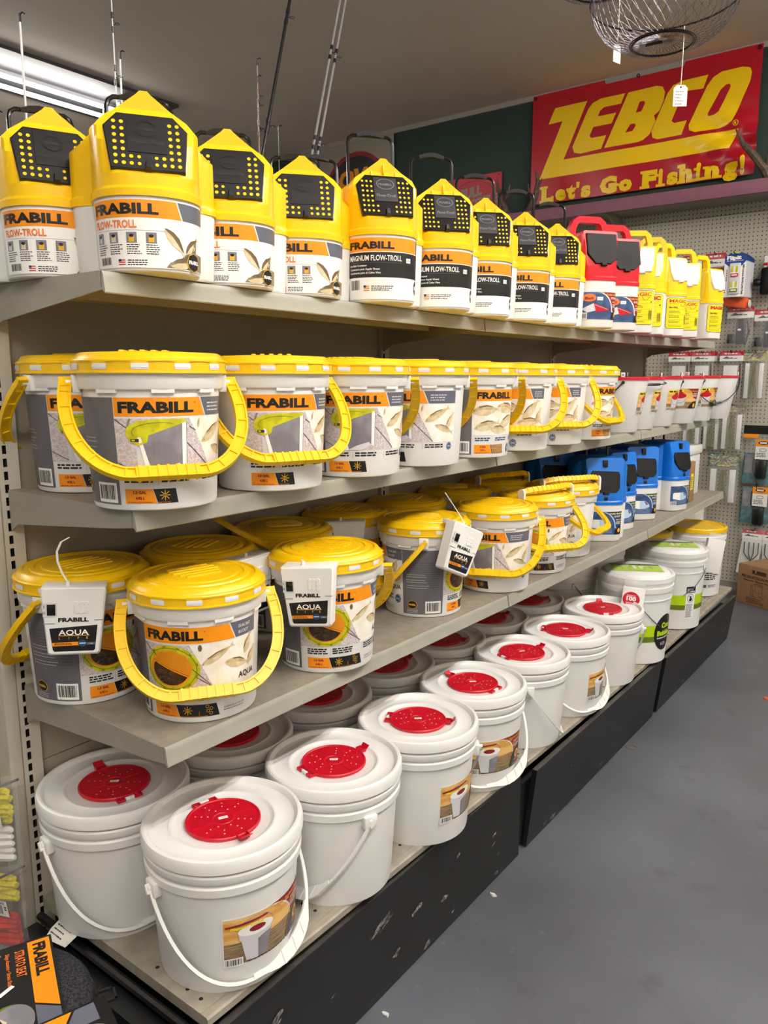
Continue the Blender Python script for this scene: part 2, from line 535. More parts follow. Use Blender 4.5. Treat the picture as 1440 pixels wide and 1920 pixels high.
# ceiling lights: long twin-tube fixtures along the aisles
def fixture(x, y, label, Lf=2.44, lamp='tube', pan=0.10):
    t = thing('ceiling_light', label, 'ceiling light', (x, y, CZ), 0, None)
    g = G().box(-pan, pan, -Lf / 2 - 0.3, Lf / 2 + 0.3, -0.022, -0.0005, 'fixture')
    put('reflector_pan', g, t)
    g = G().prism([(-0.03, -0.022), (-0.015, -0.05), (0.015, -0.05), (0.03, -0.022)], -Lf / 2, Lf / 2, 'fixture', 'y')
    put('ballast_cover', g, t)
    for sx in (-1, 1):
        put('lamp_tube', G().tube([(sx * 0.093, -Lf / 2 + 0.03, -0.085), (sx * 0.093, Lf / 2 - 0.03, -0.085)], 0.014, lamp, 10), t)
        for sy in (-1, 1):
            put('lamp_holder', G().box(sx * 0.093 - 0.016, sx * 0.093 + 0.016, sy * (Lf / 2 - 0.03) - 0.012, sy * (Lf / 2 - 0.03) + 0.012, -0.105, -0.0225, 'white'), t)
fixture(-3.88, 1.81, 'twin-tube ceiling light seen beyond the rods, upper left', 2.44, 'tube_dim', 0.36)
for k, (x, y, d) in enumerate(((2.3, 3.0, 'far end of the bucket aisle'), (2.3, 0.4, 'middle of the bucket aisle'), (2.3, -2.4, 'near end of the bucket aisle'),
                               (-3.85, -1.2, 'near end of the next aisle'))):
    fixture(x, y, 'twin-tube ceiling light over the ' + d)

# ================================================================ THE GONDOLA
DEP = [0.5535, 0.3668, 0.4153, 0.4669]
ZJ = [[0.324, 0.296, 0.277, 0.297], [1.590, 1.586, 1.592, 1.610], [1.205, 1.205, 1.206, 1.217], [0.803, 0.793, 0.795, 0.817]]
def zs(k, y):
    j = min(max(int(y // L), 0), 2); f = y / L - j
    return ZJ[k][j] + (ZJ[k][j + 1] - ZJ[k][j]) * f

def sheared(poly, y0, y1, k, mt, g=None):
    # prism along Y whose height follows the level of shelf k; poly in (x, z relative to the deck top)
    g = g or G()
    return g.loft([[(x, y0, z + zs(k, y0)) for x, z in poly], [(x, y1, z + zs(k, y1 - 1e-6)) for x, z in poly]], mt)

def up_slots(g, y, z0, z1, pitch=0.0254):
    # slotted face of a steel upright: real slots, dark inside, on the plane x = 0.021
    x = 0.0165; ya, yb, sa, sb = y - 0.012, y + 0.028, y - 0.0035, y + 0.0045
    def q(a, b, c, d, mt='upright', xx=x): g.add([(xx, a, c), (xx, b, c), (xx, b, d), (xx, a, d)], [(0, 1, 2, 3)], mt)
    q(ya, sa, z0, z1); q(sb, yb, z0, z1)
    z = z0 + 0.01
    q(sa, sb, z0, z)
    while z + pitch < z1:
        h = 0.0165
        q(sa, sb, z + h, z + pitch)
        xi = x - 0.012
        q(sa, sb, z, z + h, 'hole', xi)
        for a, b in (((sa, z), (sb, z)), ((sa, z + h), (sb, z + h)), ((sa, z), (sa, z + h)), ((sb, z), (sb, z + h))):
            g.add([(x, a[0], a[1]), (x, b[0], b[1]), (xi, b[0], b[1]), (xi, a[0], a[1])], [(0, 1, 2, 3)], 'hole')
        z += pitch
    q(sa, sb, z, z1)
    # sides and back
    for yy in (ya, yb): g.add([(x, yy, z0), (-0.03, yy, z0), (-0.03, yy, z1), (x, yy, z1)], [(0, 1, 2, 3)], 'upright')
    g.add([(x, ya, z1), (x, yb, z1), (-0.03, yb, z1), (-0.03, ya, z1)], [(0, 1, 2, 3)], 'upright')
    g.add([(-0.03, ya, z0), (-0.03, yb, z0), (-0.03, yb, z1), (-0.03, ya, z1)], [(0, 1, 2, 3)], 'upright')
    return g

fr = thing('gondola_frame', 'beige steel store gondola frame with slotted uprights, back panels and black kick boards', 'shelving', (0, 0, 0))
for j in range(4):
    put('upright', up_slots(G(), j * L, 0.02, 1.72), fr)
for j in range(3):
    y0, y1 = j * L + 0.0295, (j + 1) * L - 0.0135
    for z0, z1 in ((0.03, 0.62), (0.622, 1.17), (1.172, 1.70)):
        put('back_panel', G().box(-0.012, 0.004, y0, y1, z0, z1, 'back_panel'), fr)
    put('top_rail', G().box(-0.02, 0.012, y0, y1, 1.701, 1.72, 'upright'), fr)
    # base bracket beams
    put('base_beam', G().box(0.02, 0.50, j * L + 0.03, j * L + 0.055, 0.16, zs(0, j * L) - 0.03, 'kick'), fr)
put('base_foot', G().rbox(0.018, 0.52, -0.055, -0.013, 0.0, 0.275, 'kick', 0.004), fr, label='dusty black base foot at the left end')
put('base_rail', G().loft([[(0.03, -0.012 + 0.009 * math.cos(a) , 0.292 + 0.008 * math.sin(a)) for a in [i * PI / 4 for i in range(8)]],
                           [(0.54, -0.012 + 0.009 * math.cos(a), 0.292 + 0.008 * math.sin(a)) for a in [i * PI / 4 for i in range(8)]]], 'black'), fr)
# kick boards; the second and third lean out at the top
for j in range(3):
    y0, y1 = j * L + (0.02 if j else 0.005), (j + 1) * L - (0.03 if j < 2 else 0.0)
    ztop = (0.272, 0.262, 0.252)[j]
    lean = (0.0, 0.028, 0.03)[j]; xb = 0.532
    poly = [(xb, 0.004), (xb + 0.016, 0.004), (xb + 0.016 + lean, ztop), (xb + lean, ztop)]
    kb = put('kick_board', G().prism(poly, y0, y1, 'kick', 'y'), fr)
    put('board_edge', G().prism([(xb + lean, ztop + .0003), (xb + 0.016 + lean, ztop + .0003), (xb + 0.016 + lean, ztop + 0.003), (xb + lean, ztop + 0.003)], y0, y1, 'kick_edge', 'y'), kb)
    # scuffs of grey paint
    rr = random.Random(31 + j); f = Flat()
    for _ in range(16 if j == 0 else 9):
        cx = rr.uniform(0.05, y1 - y0 - 0.1); cy = rr.choice((rr.uniform(0.01, 0.05), rr.uniform(0.03, 0.2))); s = rr.uniform(0.004, 0.02)
        pts = []
        for a in range(10):
            q = s * rr.uniform(0.35, 1.0); pts.append((cx + q * 1.3 * math.cos(a * PI / 5) + q * 0.5 * math.sin(a * PI / 5), max(0.006, cy + q * 0.7 * math.sin(a * PI / 5))))
        f.poly(pts, 'scuff', rr.randint(0, 3))
    if j == 0:
        for _ in range(26):
            cx = 0.50 + rr.uniform(-0.035, 0.035); cy = 0.185 + (cx - 0.50) * 0.2 + rr.uniform(-0.011, 0.011); f.line(cx - 0.012, cy - .004, cx + 0.012, cy + .003, 0.002, 'scuff', rr.randint(0, 4))
    nx = ztop / math.hypot(ztop, lean)
    stuff(put('paint_scuffs', f.mesh('paint_scuffs', plane_map((xb + 0.016, y0, 0.004), (0, 1, 0), (lean, 0, ztop))), kb))
put('gap_shade_strip', G().box(0.50, 0.528, 0.0, 3 * L, 0.004, 0.20, 'hole'), fr)  # added near-black strip, shade behind the kick board gaps put into its colour

def make_shelf(k, j, label):
    d = DEP[k]; y0, y1 = j * L + 0.003, (j + 1) * L - 0.003
    t = thing('shelf', label, 'shelf', (0, 0, 0))
    put('deck', sheared([(0.02, -0.004), (d - 0.004, -0.004), (d, -0.002), (d, 0), (0.02, 0)], y0, y1, k, 'shelf_deck'), t)
    put('underside_channel', sheared([(0.15, -0.03), (0.2, -0.03), (0.2, -0.0045), (0.15, -0.0045)], y0 + 0.02, y1 - 0.02, k, 'shelf_under'), t)
    put('front_lip', sheared([(d + 0.0005, -0.001), (d + 0.0035, -0.001), (d + 0.006, -0.006), (d + 0.006, -0.012), (d + 0.010, -0.034), (d + 0.0085, -0.036), (d + 0.002, -0.030), (d - 0.01, -0.030), (d - 0.01, -0.028), (d + 0.0005, -0.026)], y0, y1, k, 'lip'), t)
    for yy in (y0, y1 - 0.0035):
        g = G(); z = zs(k, yy)
        poly = [(0.018, z - 0.082), (0.045, z - 0.066), (d - 0.05, z - 0.036), (d - 0.002, z - 0.030), (d - 0.002, z - 0.0005), (0.018, z - 0.0005)]
        g.prism([(a, b) for a, b in poly], yy - 0.0015, yy + 0.002, 'shelf', 'y')
        put('side_bracket', g, t)
    return t
SHN = {1: 'top shelf', 2: 'second shelf from the top', 3: 'third shelf from the top'}
SEC = ['near left section', 'middle section', 'far section by the wall']
HOLD = {(1, 0): 'holding yellow and white bait containers', (1, 1): 'holding black-labelled yellow containers', (1, 2): 'holding red and yellow jugs',
        (2, 0): 'holding yellow-lidded bait buckets', (2, 1): 'holding fish-picture buckets', (2, 2): 'holding red-rimmed white pails',
        (3, 0): 'holding buckets with clip-on aerators', (3, 1): 'holding the farther yellow-lidded buckets', (3, 2): 'holding blue containers'}
for k in (1, 2, 3):
    for j in range(3):
        make_shelf(k, j, 'beige metal %s, %s, %s' % (SHN[k], SEC[j], HOLD[(k, j)]))
for j in range(3):
    d = DEP[0]; y0, y1 = j * L + 0.002, (j + 1) * L - 0.002
    t = thing('base_deck', 'worn beige base deck of the gondola, %s' % SEC[j], 'shelf', (0, 0, 0))
    put('deck', sheared([(0.02, -0.022), (d - 0.006, -0.022), (d, -0.016), (d, -0.003), (d - 0.004, 0), (0.02, 0)], y0, y1, 0, 'base_deck'), t)
    put('front_groove', sheared([(d - 0.021, 0.0001), (d - 0.018, 0.0001), (d - 0.018, 0.0012), (d - 0.021, 0.0012)], y0, y1, 0, 'base_deck'), t)
    f = Flat()
    n = int((y1 - y0) / 0.038)
    for r, (xx, off) in enumerate(((d - 0.045, 0), (d - 0.064, 0.5), (d - 0.082, 0), (d - 0.15, .5), (d - 0.17, 0))):
        for i in range(n - 1):
            f.ell(y0 + (i + 0.6 + off) * 0.038, xx, 0.0042, 0.0042, 'hole', 0, 8)
    stuff(put('perforations', f.mesh('perforations', lambda x, y, dd, : (y, x, zs(0, x) + 0.0002)), t))
# end panel of the far side of the gondola, and its peg hooks for the lure bags
t = thing('end_panel', 'cream end panel at the left end of the gondola, behind the lure bags', 'panel', (0, 0, 0))
put('panel', G().box(-0.95, -0.035, -0.012, 0.0, 0.03, 1.7, 'back_panel'), t)
put('end_upright', G().rbox(-0.034, 0.0145, -0.04, -0.0125, 0.02, 1.72, 'upright', 0.003), t)
# ================================================================ YELLOW-LIDDED BAIT BUCKETS
FR0, FR1, FZ0, FZ1 = 0.1035, 0.1135, 0.004, 0.195
def body_bait():
    g = G().lathe([(0, 0.003), (0.09, 0.003), (0.0945, 0), (0.0985, 0), (0.102, 0.002), (FR0, 0.006), (FR1, 0.193), (0.1135, 0.1955), (0.119, 0.1965), (0.1205, 0.199), (0.1215, 0.2225), (0.110, 0.2225)], 'white', 56)
    # ribs under the ledge
    for a in (20, 65, 115, 160, 200, 245, 295, 340):
        g.box(0.1125, 0.1185, -0.018, 0.018, 0.191, 0.197, 'white', Matrix.Rotation(R(a), 4, 'Z'))
    return g
def lid_bait():
    g = G().lathe([(0.1225, 0.222), (0.1285, 0.222), (0.1285, 0.2245), (0.127, 0.225), (0.127, 0.2425), (0.1255, 0.2445), (0.122, 0.2455), (0.117, 0.2535), (0.113, 0.2555), (0.109, 0.2555), (0.107, 0.2525), (0.097, 0.2525),
                     (0.095, 0.2555), (0.088, 0.2565), (0.086, 0.2545), (0.077, 0.2545), (0.075, 0.2565), (0.070, 0.2575), (0.0, 0.2575)], 'yellow', 64)
    for a in range(0, 360, 30):
        M = Matrix.Rotation(R(a + 15), 4, 'Z')
        g.box(0.1272, 0.1282, -0.0215, 0.0215, 0.2405, 0.2422, 'yellow', M)
    for i in range(5):
        w = 0.05 - abs(i - 1.5) * 0.006
        g.rbox(-0.045 + i * 0.017, -0.036 + i * 0.017, -w, w, 0.2565, 0.2605, 'yellow', 0.0015)
    return g
def clip_tab():
    g = G(); vs = []
    for z in (0.228, 0.2375):
        for i in range(5):
            a = -0.105 + 0.21 * i / 4; vs.append((0.1276 * math.cos(a), 0.1276 * math.sin(a), z))
    g.add(vs, [(i, i + 1, i + 6, i + 5) for i in range(4)], 'white')
    for i in range(2):
        a0 = -0.105 if i == 0 else 0.012; a1 = -0.012 if i == 0 else 0.105
        vs = []
        for z in (0.2305, 0.2355):
            for k in range(3):
                a = a0 + (a1 - a0) * k / 2; vs.append((0.1284 * math.cos(a), 0.1284 * math.sin(a), z))
        g.add(vs, [(0, 1, 4, 3), (1, 2, 5, 4)], 'white')
    return g
def ears(r=0.121, z=0.206, w=0.013):
    g = G()
    for s in (1,):
        g.rbox(-w, w, min(s * (r - 0.006), s * (r + 0.007)), max(s * (r - 0.006), s * (r + 0.007)), z - 0.016, z + 0.014, 'white', 0.002)
        g.tube([(0, s * r, z), (0, s * (r + 0.016), z)], 0.0055, 'white', 10)
    return g
def bail_path(hw, b, corner=0.62):
    pts = [(hw, 0.0), (hw + 0.005, b * 0.16), (hw + 0.006, b * 0.33)] + [(0.05 + (hw - 0.044) * math.cos(R(q)) ** 0.95, b * (0.33 + 0.67 * math.sin(R(q)) ** 1.05)) for q in (18, 36, 54, 72)] + [(0.05, b)]
    return pts
def bait_handle(tau=41, b=0.187, hw=0.137, up_=False):
    t = R(tau)
    dz = 1 if up_ else -1
    bd = Vector((math.sin(t), 0, dz * math.cos(t))); ax = Vector((0, 1, 0)); n = ax.cross(bd)
    half = bail_path(hw, b)
    # smooth the half path
    pts2 = half + [(-a, c) for a, c in reversed(half)]
    sm = []
    N = len(pts2)
    for i in range(N - 1):
        p0, p1, p2, p3 = pts2[max(i - 1, 0)], pts2[i], pts2[i + 1], pts2[min(i + 2, N - 1)]
        if i == len(half) - 1: sm.append(p1); continue
        for k in range(3):
            u = k / 3
            sm.append(tuple(0.5 * (2 * p1[j] + (p2[j] - p0[j]) * u + (2 * p0[j] - 5 * p1[j] + 4 * p2[j] - p3[j]) * u * u + (3 * p1[j] - p0[j] - 3 * p2[j] + p3[j]) * u ** 3) for j in (0, 1)))
    sm.append(pts2[-1])
    O = Vector((0, 0, 0.206))
    P = [O + ax * a + bd * c for a, c in sm]
    g = G()
    # flat strip with raised edges and cross ribs, broad side outward
    g.ribbon(P, n, 0.005, 0.0185, 'yellow')
    SD = [n.cross((P[min(i + 1, len(P) - 1)] - P[max(i - 1, 0)]).normalized()).normalized() for i in range(len(P))]
    for s in (-1, 1):
        g.ribbon([p + q * s * 0.0088 for p, q in zip(P, SD)], n, 0.0105, 0.0032, 'yellow')
    for i in range(2, len(P) - 2, 3):
        tg = (P[i + 1] - P[i - 1]).normalized()
        g.ribbon([P[i] - tg * 0.0018, P[i] + tg * 0.0018], n, 0.0095, 0.018, 'yellow')
    for s in (P[0], P[-1]):
        g.ribbon([s - bd * 0.010, s + bd * 0.008], n, 0.009, 0.021, 'yellow')
    # grip
    a0 = O + bd * b
    g.ribbon([a0 + ax * 0.051, a0 - ax * 0.051], n, 0.0125, 0.021, 'yellow')
    for i in range(7):
        c = a0 + ax * (-0.045 + i * 0.015); g.ribbon([c - ax * 0.002, c + ax * 0.002], n, 0.0155, 0.0228, 'yellow')
    return g
def strap_mesh():
    # carrying strap lying over the lid, with round white ends
    g = G(); P = []
    for i in range(15):
        a = -0.118 + 0.236 * i / 14; P.append((-0.045 - 0.03 * (1 - (a / 0.118) ** 2), a, 0.2685 + 0.010 * (1 - (a / 0.118) ** 4)))
    g.ribbon(P, (0.5, 0, 0.9), 0.017, 0.007, 'yellow')
    for i in range(1, 14): g.ribbon([Vector(P[i]) + Vector((0, -.002, 0)), Vector(P[i]) + Vector((0, .002, 0))], (0.5, 0, 0.9), 0.019, 0.010, 'yellow')
    for s in (-1, 1):
        g.prism([(-0.045 + 0.013 * math.cos(i * PI / 8), 0.266 + 0.013 * math.sin(i * PI / 8)) for i in range(9)] + [(-0.058, 0.228), (-0.032, 0.228)], s * 0.119 - 0.0035, s * 0.119 + 0.0035, 'white', 'y')
    return g

FW = 0.1085   # label arc radius
MH = 0.1146   # half width of the main panel
def grey_panel(f, x0, x1, seed=0, ul=True):
    f.rect(x0, 0.010, x1, 0.184, 'grey_print')
    w = x1 - x0
    f.lines(x0 + w * 0.1, 0.118, w * 0.55, 2, 0.006, 0.0011, 'pale_grey', 1, seed)
    f.lines(x0 + w * 0.1, 0.103, w * 0.55, 2, 0.006, 0.0011, 'pale_grey', 1, seed + 1)
    f.lines(x0 + w * 0.1, 0.088, w * 0.6, 2, 0.006, 0.0011, 'pale_grey', 1, seed + 2)
    f.barcode(x1 - w * 0.44, 0.013, x1 - w * 0.05, 0.046, 1, seed + 5)
    f.ell(x0 + w * 0.24, 0.036, 0.014, 0.0115, 'gold', 1, 24); f.ell(x0 + w * 0.24, 0.036, 0.0128, 0.0104, 'dark_print', 2, 24)
    f.text('FRABILL', x0 + w * 0.24, 0.0335, 0.0055, 'gold', 3, w=0.02, bold=0.05, al='c')
    f.lines(x0 + w * 0.1, 0.021, w * 0.3, 3, 0.0035, 0.001, 'pale_grey', 1, seed + 3)
def banner(f, xs, xe, cut):
    # orange brand banner with slanted end and slate chip
    f.poly([(-MH, 0.154), (cut + 0.012, 0.154), (cut, 0.184), (-MH, 0.184)], 'orange')
    f.poly([(cut + 0.0145, 0.154), (MH, 0.154), (MH, 0.184), (cut + 0.0025, 0.184)], 'slate')
    f.text('FRABILL', xs, 0.1595, 0.019, 'dark_print', 2, w=xe - xs, bold=0.045)
    f.text('®', xe + 0.001, 0.174, 0.003, 'dark_print', 2)
def sunburst(f, cx, cy, s, l=3):
    for i in range(8):
        a = i * PI / 4; f.line(cx + s * .45 * math.cos(a), cy + s * .45 * math.sin(a), cx + s * math.cos(a), cy + s * math.sin(a), s * 0.14, 'gold', l)
    f.ring(cx, cy, s * .36, s * .42, s * .12, 'gold', l, 14); f.line(cx, cy - s * .5, cx, cy + s * .5, s * .12, 'gold', l)
def seal(f, x, y, s, mt='navy'):
    pts = []
    for i in range(16):
        q = s * (1 if i % 2 == 0 else 0.9); pts.append((x + q * math.cos(i * PI / 8), y + q * 1.15 * math.sin(i * PI / 8)))
    f.poly(pts, mt, 1); f.ring(x, y, s * .72, s * .85, s * .08, 'sky_print', 2, 18)
    f.rect(x - s * .5, y - s * .25, x + s * .5, y + s * .22, 'sky_print', 2); f.rect(x - s * .42, y - s * .1, x + s * .42, y + s * .05, mt, 3)
def capacity(f, x0, gal, lit, x1, wide):
    f.poly([(x0, 0.0125), (x0 + 0.053, 0.0125), (x0 + 0.046, 0.0365), (x0, 0.0365)], 'orange')
    f.poly([(x0 + 0.054, 0.0125), (x1, 0.0125), (x1 - 0.004 if not wide else x1 - 0.006, 0.0365), (x0 + 0.047, 0.0365)], 'dark_print')
    f.text(gal, x0 + 0.025, 0.0285, 0.0055, 'maroon', 2, al='c', bold=0.05)
    f.text(lit, x0 + 0.025, 0.0195, 0.005, 'maroon', 2, al='c', bold=0.05)
    f.lines(x0 + 0.004, 0.0145, 0.044, 1, 0.003, 0.001, 'maroon', 2, 3)
def foam_label(grey=True):
    f = Flat(); banner(f, -0.107, 0.012, 0.024)
    f.lines(0.042, 0.173, 0.045, 3, 0.006, 0.0022, 'pale_grey', 2, 1)
    # cut-away picture of the insulated bucket on planks
    f.poly([(-MH, 0.0605), (0.052, 0.0605), (0.004, 0.151), (-MH, 0.151)], 'wood_print', 0)
    f.poly([(0.052, 0.0605), (MH, 0.0605), (MH, 0.151), (0.004, 0.151)], 'cream_print', 0)
    for a in ((-MH, 0.150, -0.085, 0.128), (-MH, 0.08, -0.082, 0.064), (0.004, 0.137, 0.016, 0.130), (0.0, 0.11, 0.05, 0.063)): f.line(*a, 0.0012, 'line_print', 2)
    f.poly([(-0.083, 0.121), (-0.08, 0.107), (-0.035, 0.0605), (-0.0805, 0.0605)], 'pale_grey', 1)
    f.poly([(-0.074, 0.119), (-0.009, 0.146), (-0.009, 0.074), (-0.04, 0.0605), (-0.062, 0.0605)], 'photo_grey', 2)
    f.poly([(-0.062, 0.0605), (-0.04, 0.071), (-0.015, 0.078), (-0.009, 0.072), (-0.03, 0.0605)], 'pale_grey', 3)
    f.poly([(-0.009, 0.147), (-0.001, 0.147), (-0.001, 0.066), (-0.009, 0.072)], 'white_print', 3)
    f.line(-0.0015, 0.147, -0.0015, 0.067, 0.001, 'photo_grey', 4)
    f.poly([(-0.079, 0.121), (-0.074, 0.121), (-0.058, 0.0605), (-0.066, 0.0605)], 'white_print', 3)
    lid = [(-0.098, 0.128), (-0.094, 0.138), (-0.078, 0.1465), (-0.05, 0.150), (-0.005, 0.1495), (-0.0015, 0.145), (-0.062, 0.124), (-0.064, 0.113), (-0.077, 0.107), (-0.092, 0.114)]
    f.poly(lid, 'lime', 3)
    f.ring(-0.045, 0.129, 0.043, 0.0155, 0.0008, 'olive_green', 4, 18, 60, 205)
    f.rect(-0.09, 0.1135, -0.077, 0.1185, 'line_print', 4); f.rect(-0.088, 0.1145, -0.083, 0.1175, 'lime', 5)
    f.line(-0.0935, 0.139, -0.089, 0.1505, 0.003, 'sand', 4)
    f.fish(0.062, 0.127, 0.075, 28, 1); f.fish(0.082, 0.092, 0.06, -20, 1); f.fish(0.098, 0.112, 0.05, 60, 1)
    f.fish(0.023, 0.143, 0.018, 80, 1)
    for x in (-0.106, -0.045, 0.03):
        f.lines(x, 0.0525, 0.052, 2, 0.0055, 0.0032, 'dark_print', 1, int(x * 1000) + 200, 0.1)
    for x in (-0.05, 0.024): f.line(x, 0.042, x, 0.057, 0.0004, 'photo_grey', 1)
    capacity(f, -0.106, '1.3 GAL', '4.92 L', -0.018, False); sunburst(f, -0.04, 0.026, 0.0088)
    f.lines(-0.057, 0.0138, 0.034, 1, 0.003, 0.0009, 'orange', 3, 2)
    seal(f, 0.099, 0.05, 0.0085)
    if grey: grey_panel(f, -MH - 0.113, -MH - 0.001, 3)
    return f.mesh('label', wrap(FW, FR0, FR1, FZ0, FZ1), 0.009)
def fish_label(grey=True):
    f = Flat(); banner(f, -0.105, 0.012, 0.062)
    f.lines(0.079, 0.173, 0.028, 3, 0.006, 0.0022, 'pale_grey', 2, 1)
    f.rect(-MH, 0.062, MH, 0.151, 'cream_print', 0)
    for x, y, l_, r_ in ((-0.075, 0.128, 0.085, 5), (-0.07, 0.088, 0.08, 12), (0.0, 0.132, 0.09, -8), (0.005, 0.1, 0.085, 22), (-0.03, 0.075, 0.07, -6), (0.07, 0.122, 0.08, 50), (0.07, 0.085, 0.085, 3), (0.098, 0.105, 0.05, 74)):
        f.fish(x, y, l_, r_, 1, 0.34)
    for x in (-0.106, -0.045, 0.03): f.lines(x, 0.0525, 0.05, 2, 0.0055, 0.003, 'navy', 1, int(x * 1000) + 300, 0.15)
    capacity(f, -0.108, '2 GAL', '7.57 L', -0.012, False)
    f.poly([(-0.053, 0.0125), (-0.012, 0.0125), (-0.016, 0.0365), (-0.06, 0.0365)], 'plank_print', 2)
    for i in range(6): f.line(-0.055 + i * 0.007, 0.0135, -0.05 + i * 0.007, 0.0355, 0.0018, 'amber', 3)
    seal(f, 0.018, 0.025, 0.011, 'slate')
    if grey: grey_panel(f, -MH - 0.113, -MH - 0.001, 4)
    return f.mesh('label', wrap(FW, FR0, FR1, FZ0, FZ1), 0.009)
def dual_label(grey=True, second=False):
    f = Flat()
    def half(o):
        h = Flat(); banner(h, -0.103, 0.002, 0.048)
        h.text('DUAL BAIT', 0.068, 0.171, 0.0062, 'white_print', 2, w=0.03); h.text('BUCKET', 0.068, 0.160, 0.0062, 'white_print', 2, w=0.024)
        h.poly([(-MH, 0.0605), (0.022, 0.0605), (-0.022, 0.151), (-MH, 0.151)], 'wood_print', 0)
        h.poly([(0.022, 0.0605), (MH, 0.0605), (MH, 0.151), (-0.022, 0.151)], 'cream_print', 0)
        for a in ((-MH, 0.150, -0.085, 0.128), (-0.03, 0.118, 0.012, 0.075), (-0.012, 0.09, 0.022, 0.066)): h.line(*a, 0.0012, 'line_print', 2)
        cx, cy = -0.058, 0.106
        h.ell(cx, cy, 0.0535, 0.0445, 'lime', 1, 28); h.ring(cx, cy, 0.048, 0.04, 0.0012, 'olive_green', 2, 26)
        for i in range(12):
            a = i * PI / 6 + 0.2; h.line(cx + 0.0495 * math.cos(a) - 0.003 * math.sin(a), cy + 0.0415 * math.sin(a) + 0.003 * math.cos(a), cx + 0.0495 * math.cos(a) + 0.003 * math.sin(a), cy + 0.0415 * math.sin(a) - 0.003 * math.cos(a), 0.0013, 'line_print', 3)
        h.ell(cx - 0.002, cy, 0.041, 0.034, 'orange', 2, 26)
        h.ell(cx - 0.002, cy - 0.004, 0.035, 0.028, 'worm_dark', 3, 26)
        h.poly([(cx - 0.032, cy + 0.014), (cx + 0.034, cy - 0.013), (cx + 0.041, cy + 0.005), (cx + 0.028, cy + 0.026), (cx + 0.004, cy + 0.0345), (cx - 0.022, cy + 0.028)], 'amber', 4)
        h.line(cx - 0.034, cy + 0.0145, cx + 0.034, cy - 0.0135, 0.005, 'orange', 5); h.line(cx - 0.034, cy + 0.0155, cx + 0.034, cy - 0.0125, 0.0009, 'line_print', 6)
        rr = random.Random(4)
        for i in range(9):
            x = cx - 0.015 + rr.uniform(-.012, .02); y = cy - 0.015 + rr.uniform(-.01, .01); h.ring(x, y, 0.006, 0.003, 0.0007, 'sand', 4, 8, rr.randint(0, 180), rr.randint(200, 340))
        h.fish(0.027, 0.127, 0.072, 28, 1, 0.2); h.fish(0.068, 0.104, 0.06, -14, 1, .34); h.fish(0.092, 0.136, 0.042, 66, 1, .4); h.fish(0.104, 0.11, 0.04, 55, 1, .4); h.ell(-0.004, 0.145, 0.0035, 0.0065, 'fish_dark', 2, 10)
        h.text('AQUA', 0.068, 0.074, 0.012, 'line_print', 3, w=0.042, bold=0.02)
        for x in (-0.1, -0.045, 0.033): h.lines(x, 0.054, 0.05, 3, 0.0048, 0.0028, 'dark_print', 1, int(x * 1000) + 400, 0.25)
        for x in (-0.05, 0.028): h.line(x, 0.04, x, 0.058, 0.0004, 'photo_grey', 1)
        capacity(h, -0.1, '1.3 GAL', '4.92 L', 0.028, True); sunburst(h, -0.031, 0.026, 0.0088)
        for a, b in ((0, 0), (0.006, 0.004), (-0.001, 0.0085), (0.0055, -0.005)): h.ring(0.006 + a, 0.024 + b, 0.0032, 0.0032, 0.0008, 'gold', 3, 10)
        h.line(-0.01, 0.015, -0.01, 0.024, 0.0006, 'orange', 3); h.lines(-0.046, 0.0138, 0.068, 1, 0.003, 0.0009, 'orange', 3, 2)
        seal(h, 0.098, 0.047, 0.0105)
        h.text('ASSEMBLED IN THE USA', 0.036, 0.0235, 0.0032, 'dark_print', 2); h.lines(0.036, 0.019, 0.05, 1, 0.003, 0.0012, 'dark_print', 1, 9)
        base = len(f.mats)
        for vs, fs, m, l in h.p: f.p.append(([(a + o, b) for a, b in vs], fs, f.mi(h.mats[m]), l))
    half(0.0)
    if second: half(-2 * MH - 0.113)
    if grey:
        f2 = Flat(); x0, x1 = -MH - 0.112, -MH - 0.001
        grey_panel(f, x0, x1, 5)
        for i in range(12): f.line(x0 + 0.012, 0.150 - i * 0.006, x1 - 0.012, 0.150 - i * 0.006, 0.0006, 'dark_print', 1)
    return f.mesh('label', wrap(FW, FR0, FR1, FZ0, FZ1), 0.009)

ME = {}
ME['b_body'] = body_bait().mesh('bucket_body'); ME['b_lid'] = lid_bait().mesh('lid'); ME['b_tab'] = clip_tab().mesh('clip_tab')
ME['b_ears'] = ears().mesh('hinge_ears'); ME['b_strap'] = strap_mesh().mesh('lid_strap')
ME['b_h37'] = bait_handle(41).mesh('handle'); ME['b_h24'] = bait_handle(54, 0.186).mesh('handle'); ME['b_hup'] = bait_handle(62, 0.2, up_=True).mesh('handle')
ME['l_foam'] = foam_label(True); ME['l_foam2'] = foam_label(False); ME['l_fish'] = fish_label(True); ME['l_fish2'] = fish_label(False)
ME['l_dual'] = dual_label(True); ME['l_dual2'] = dual_label(True, True); ME['l_dualn'] = dual_label(False)

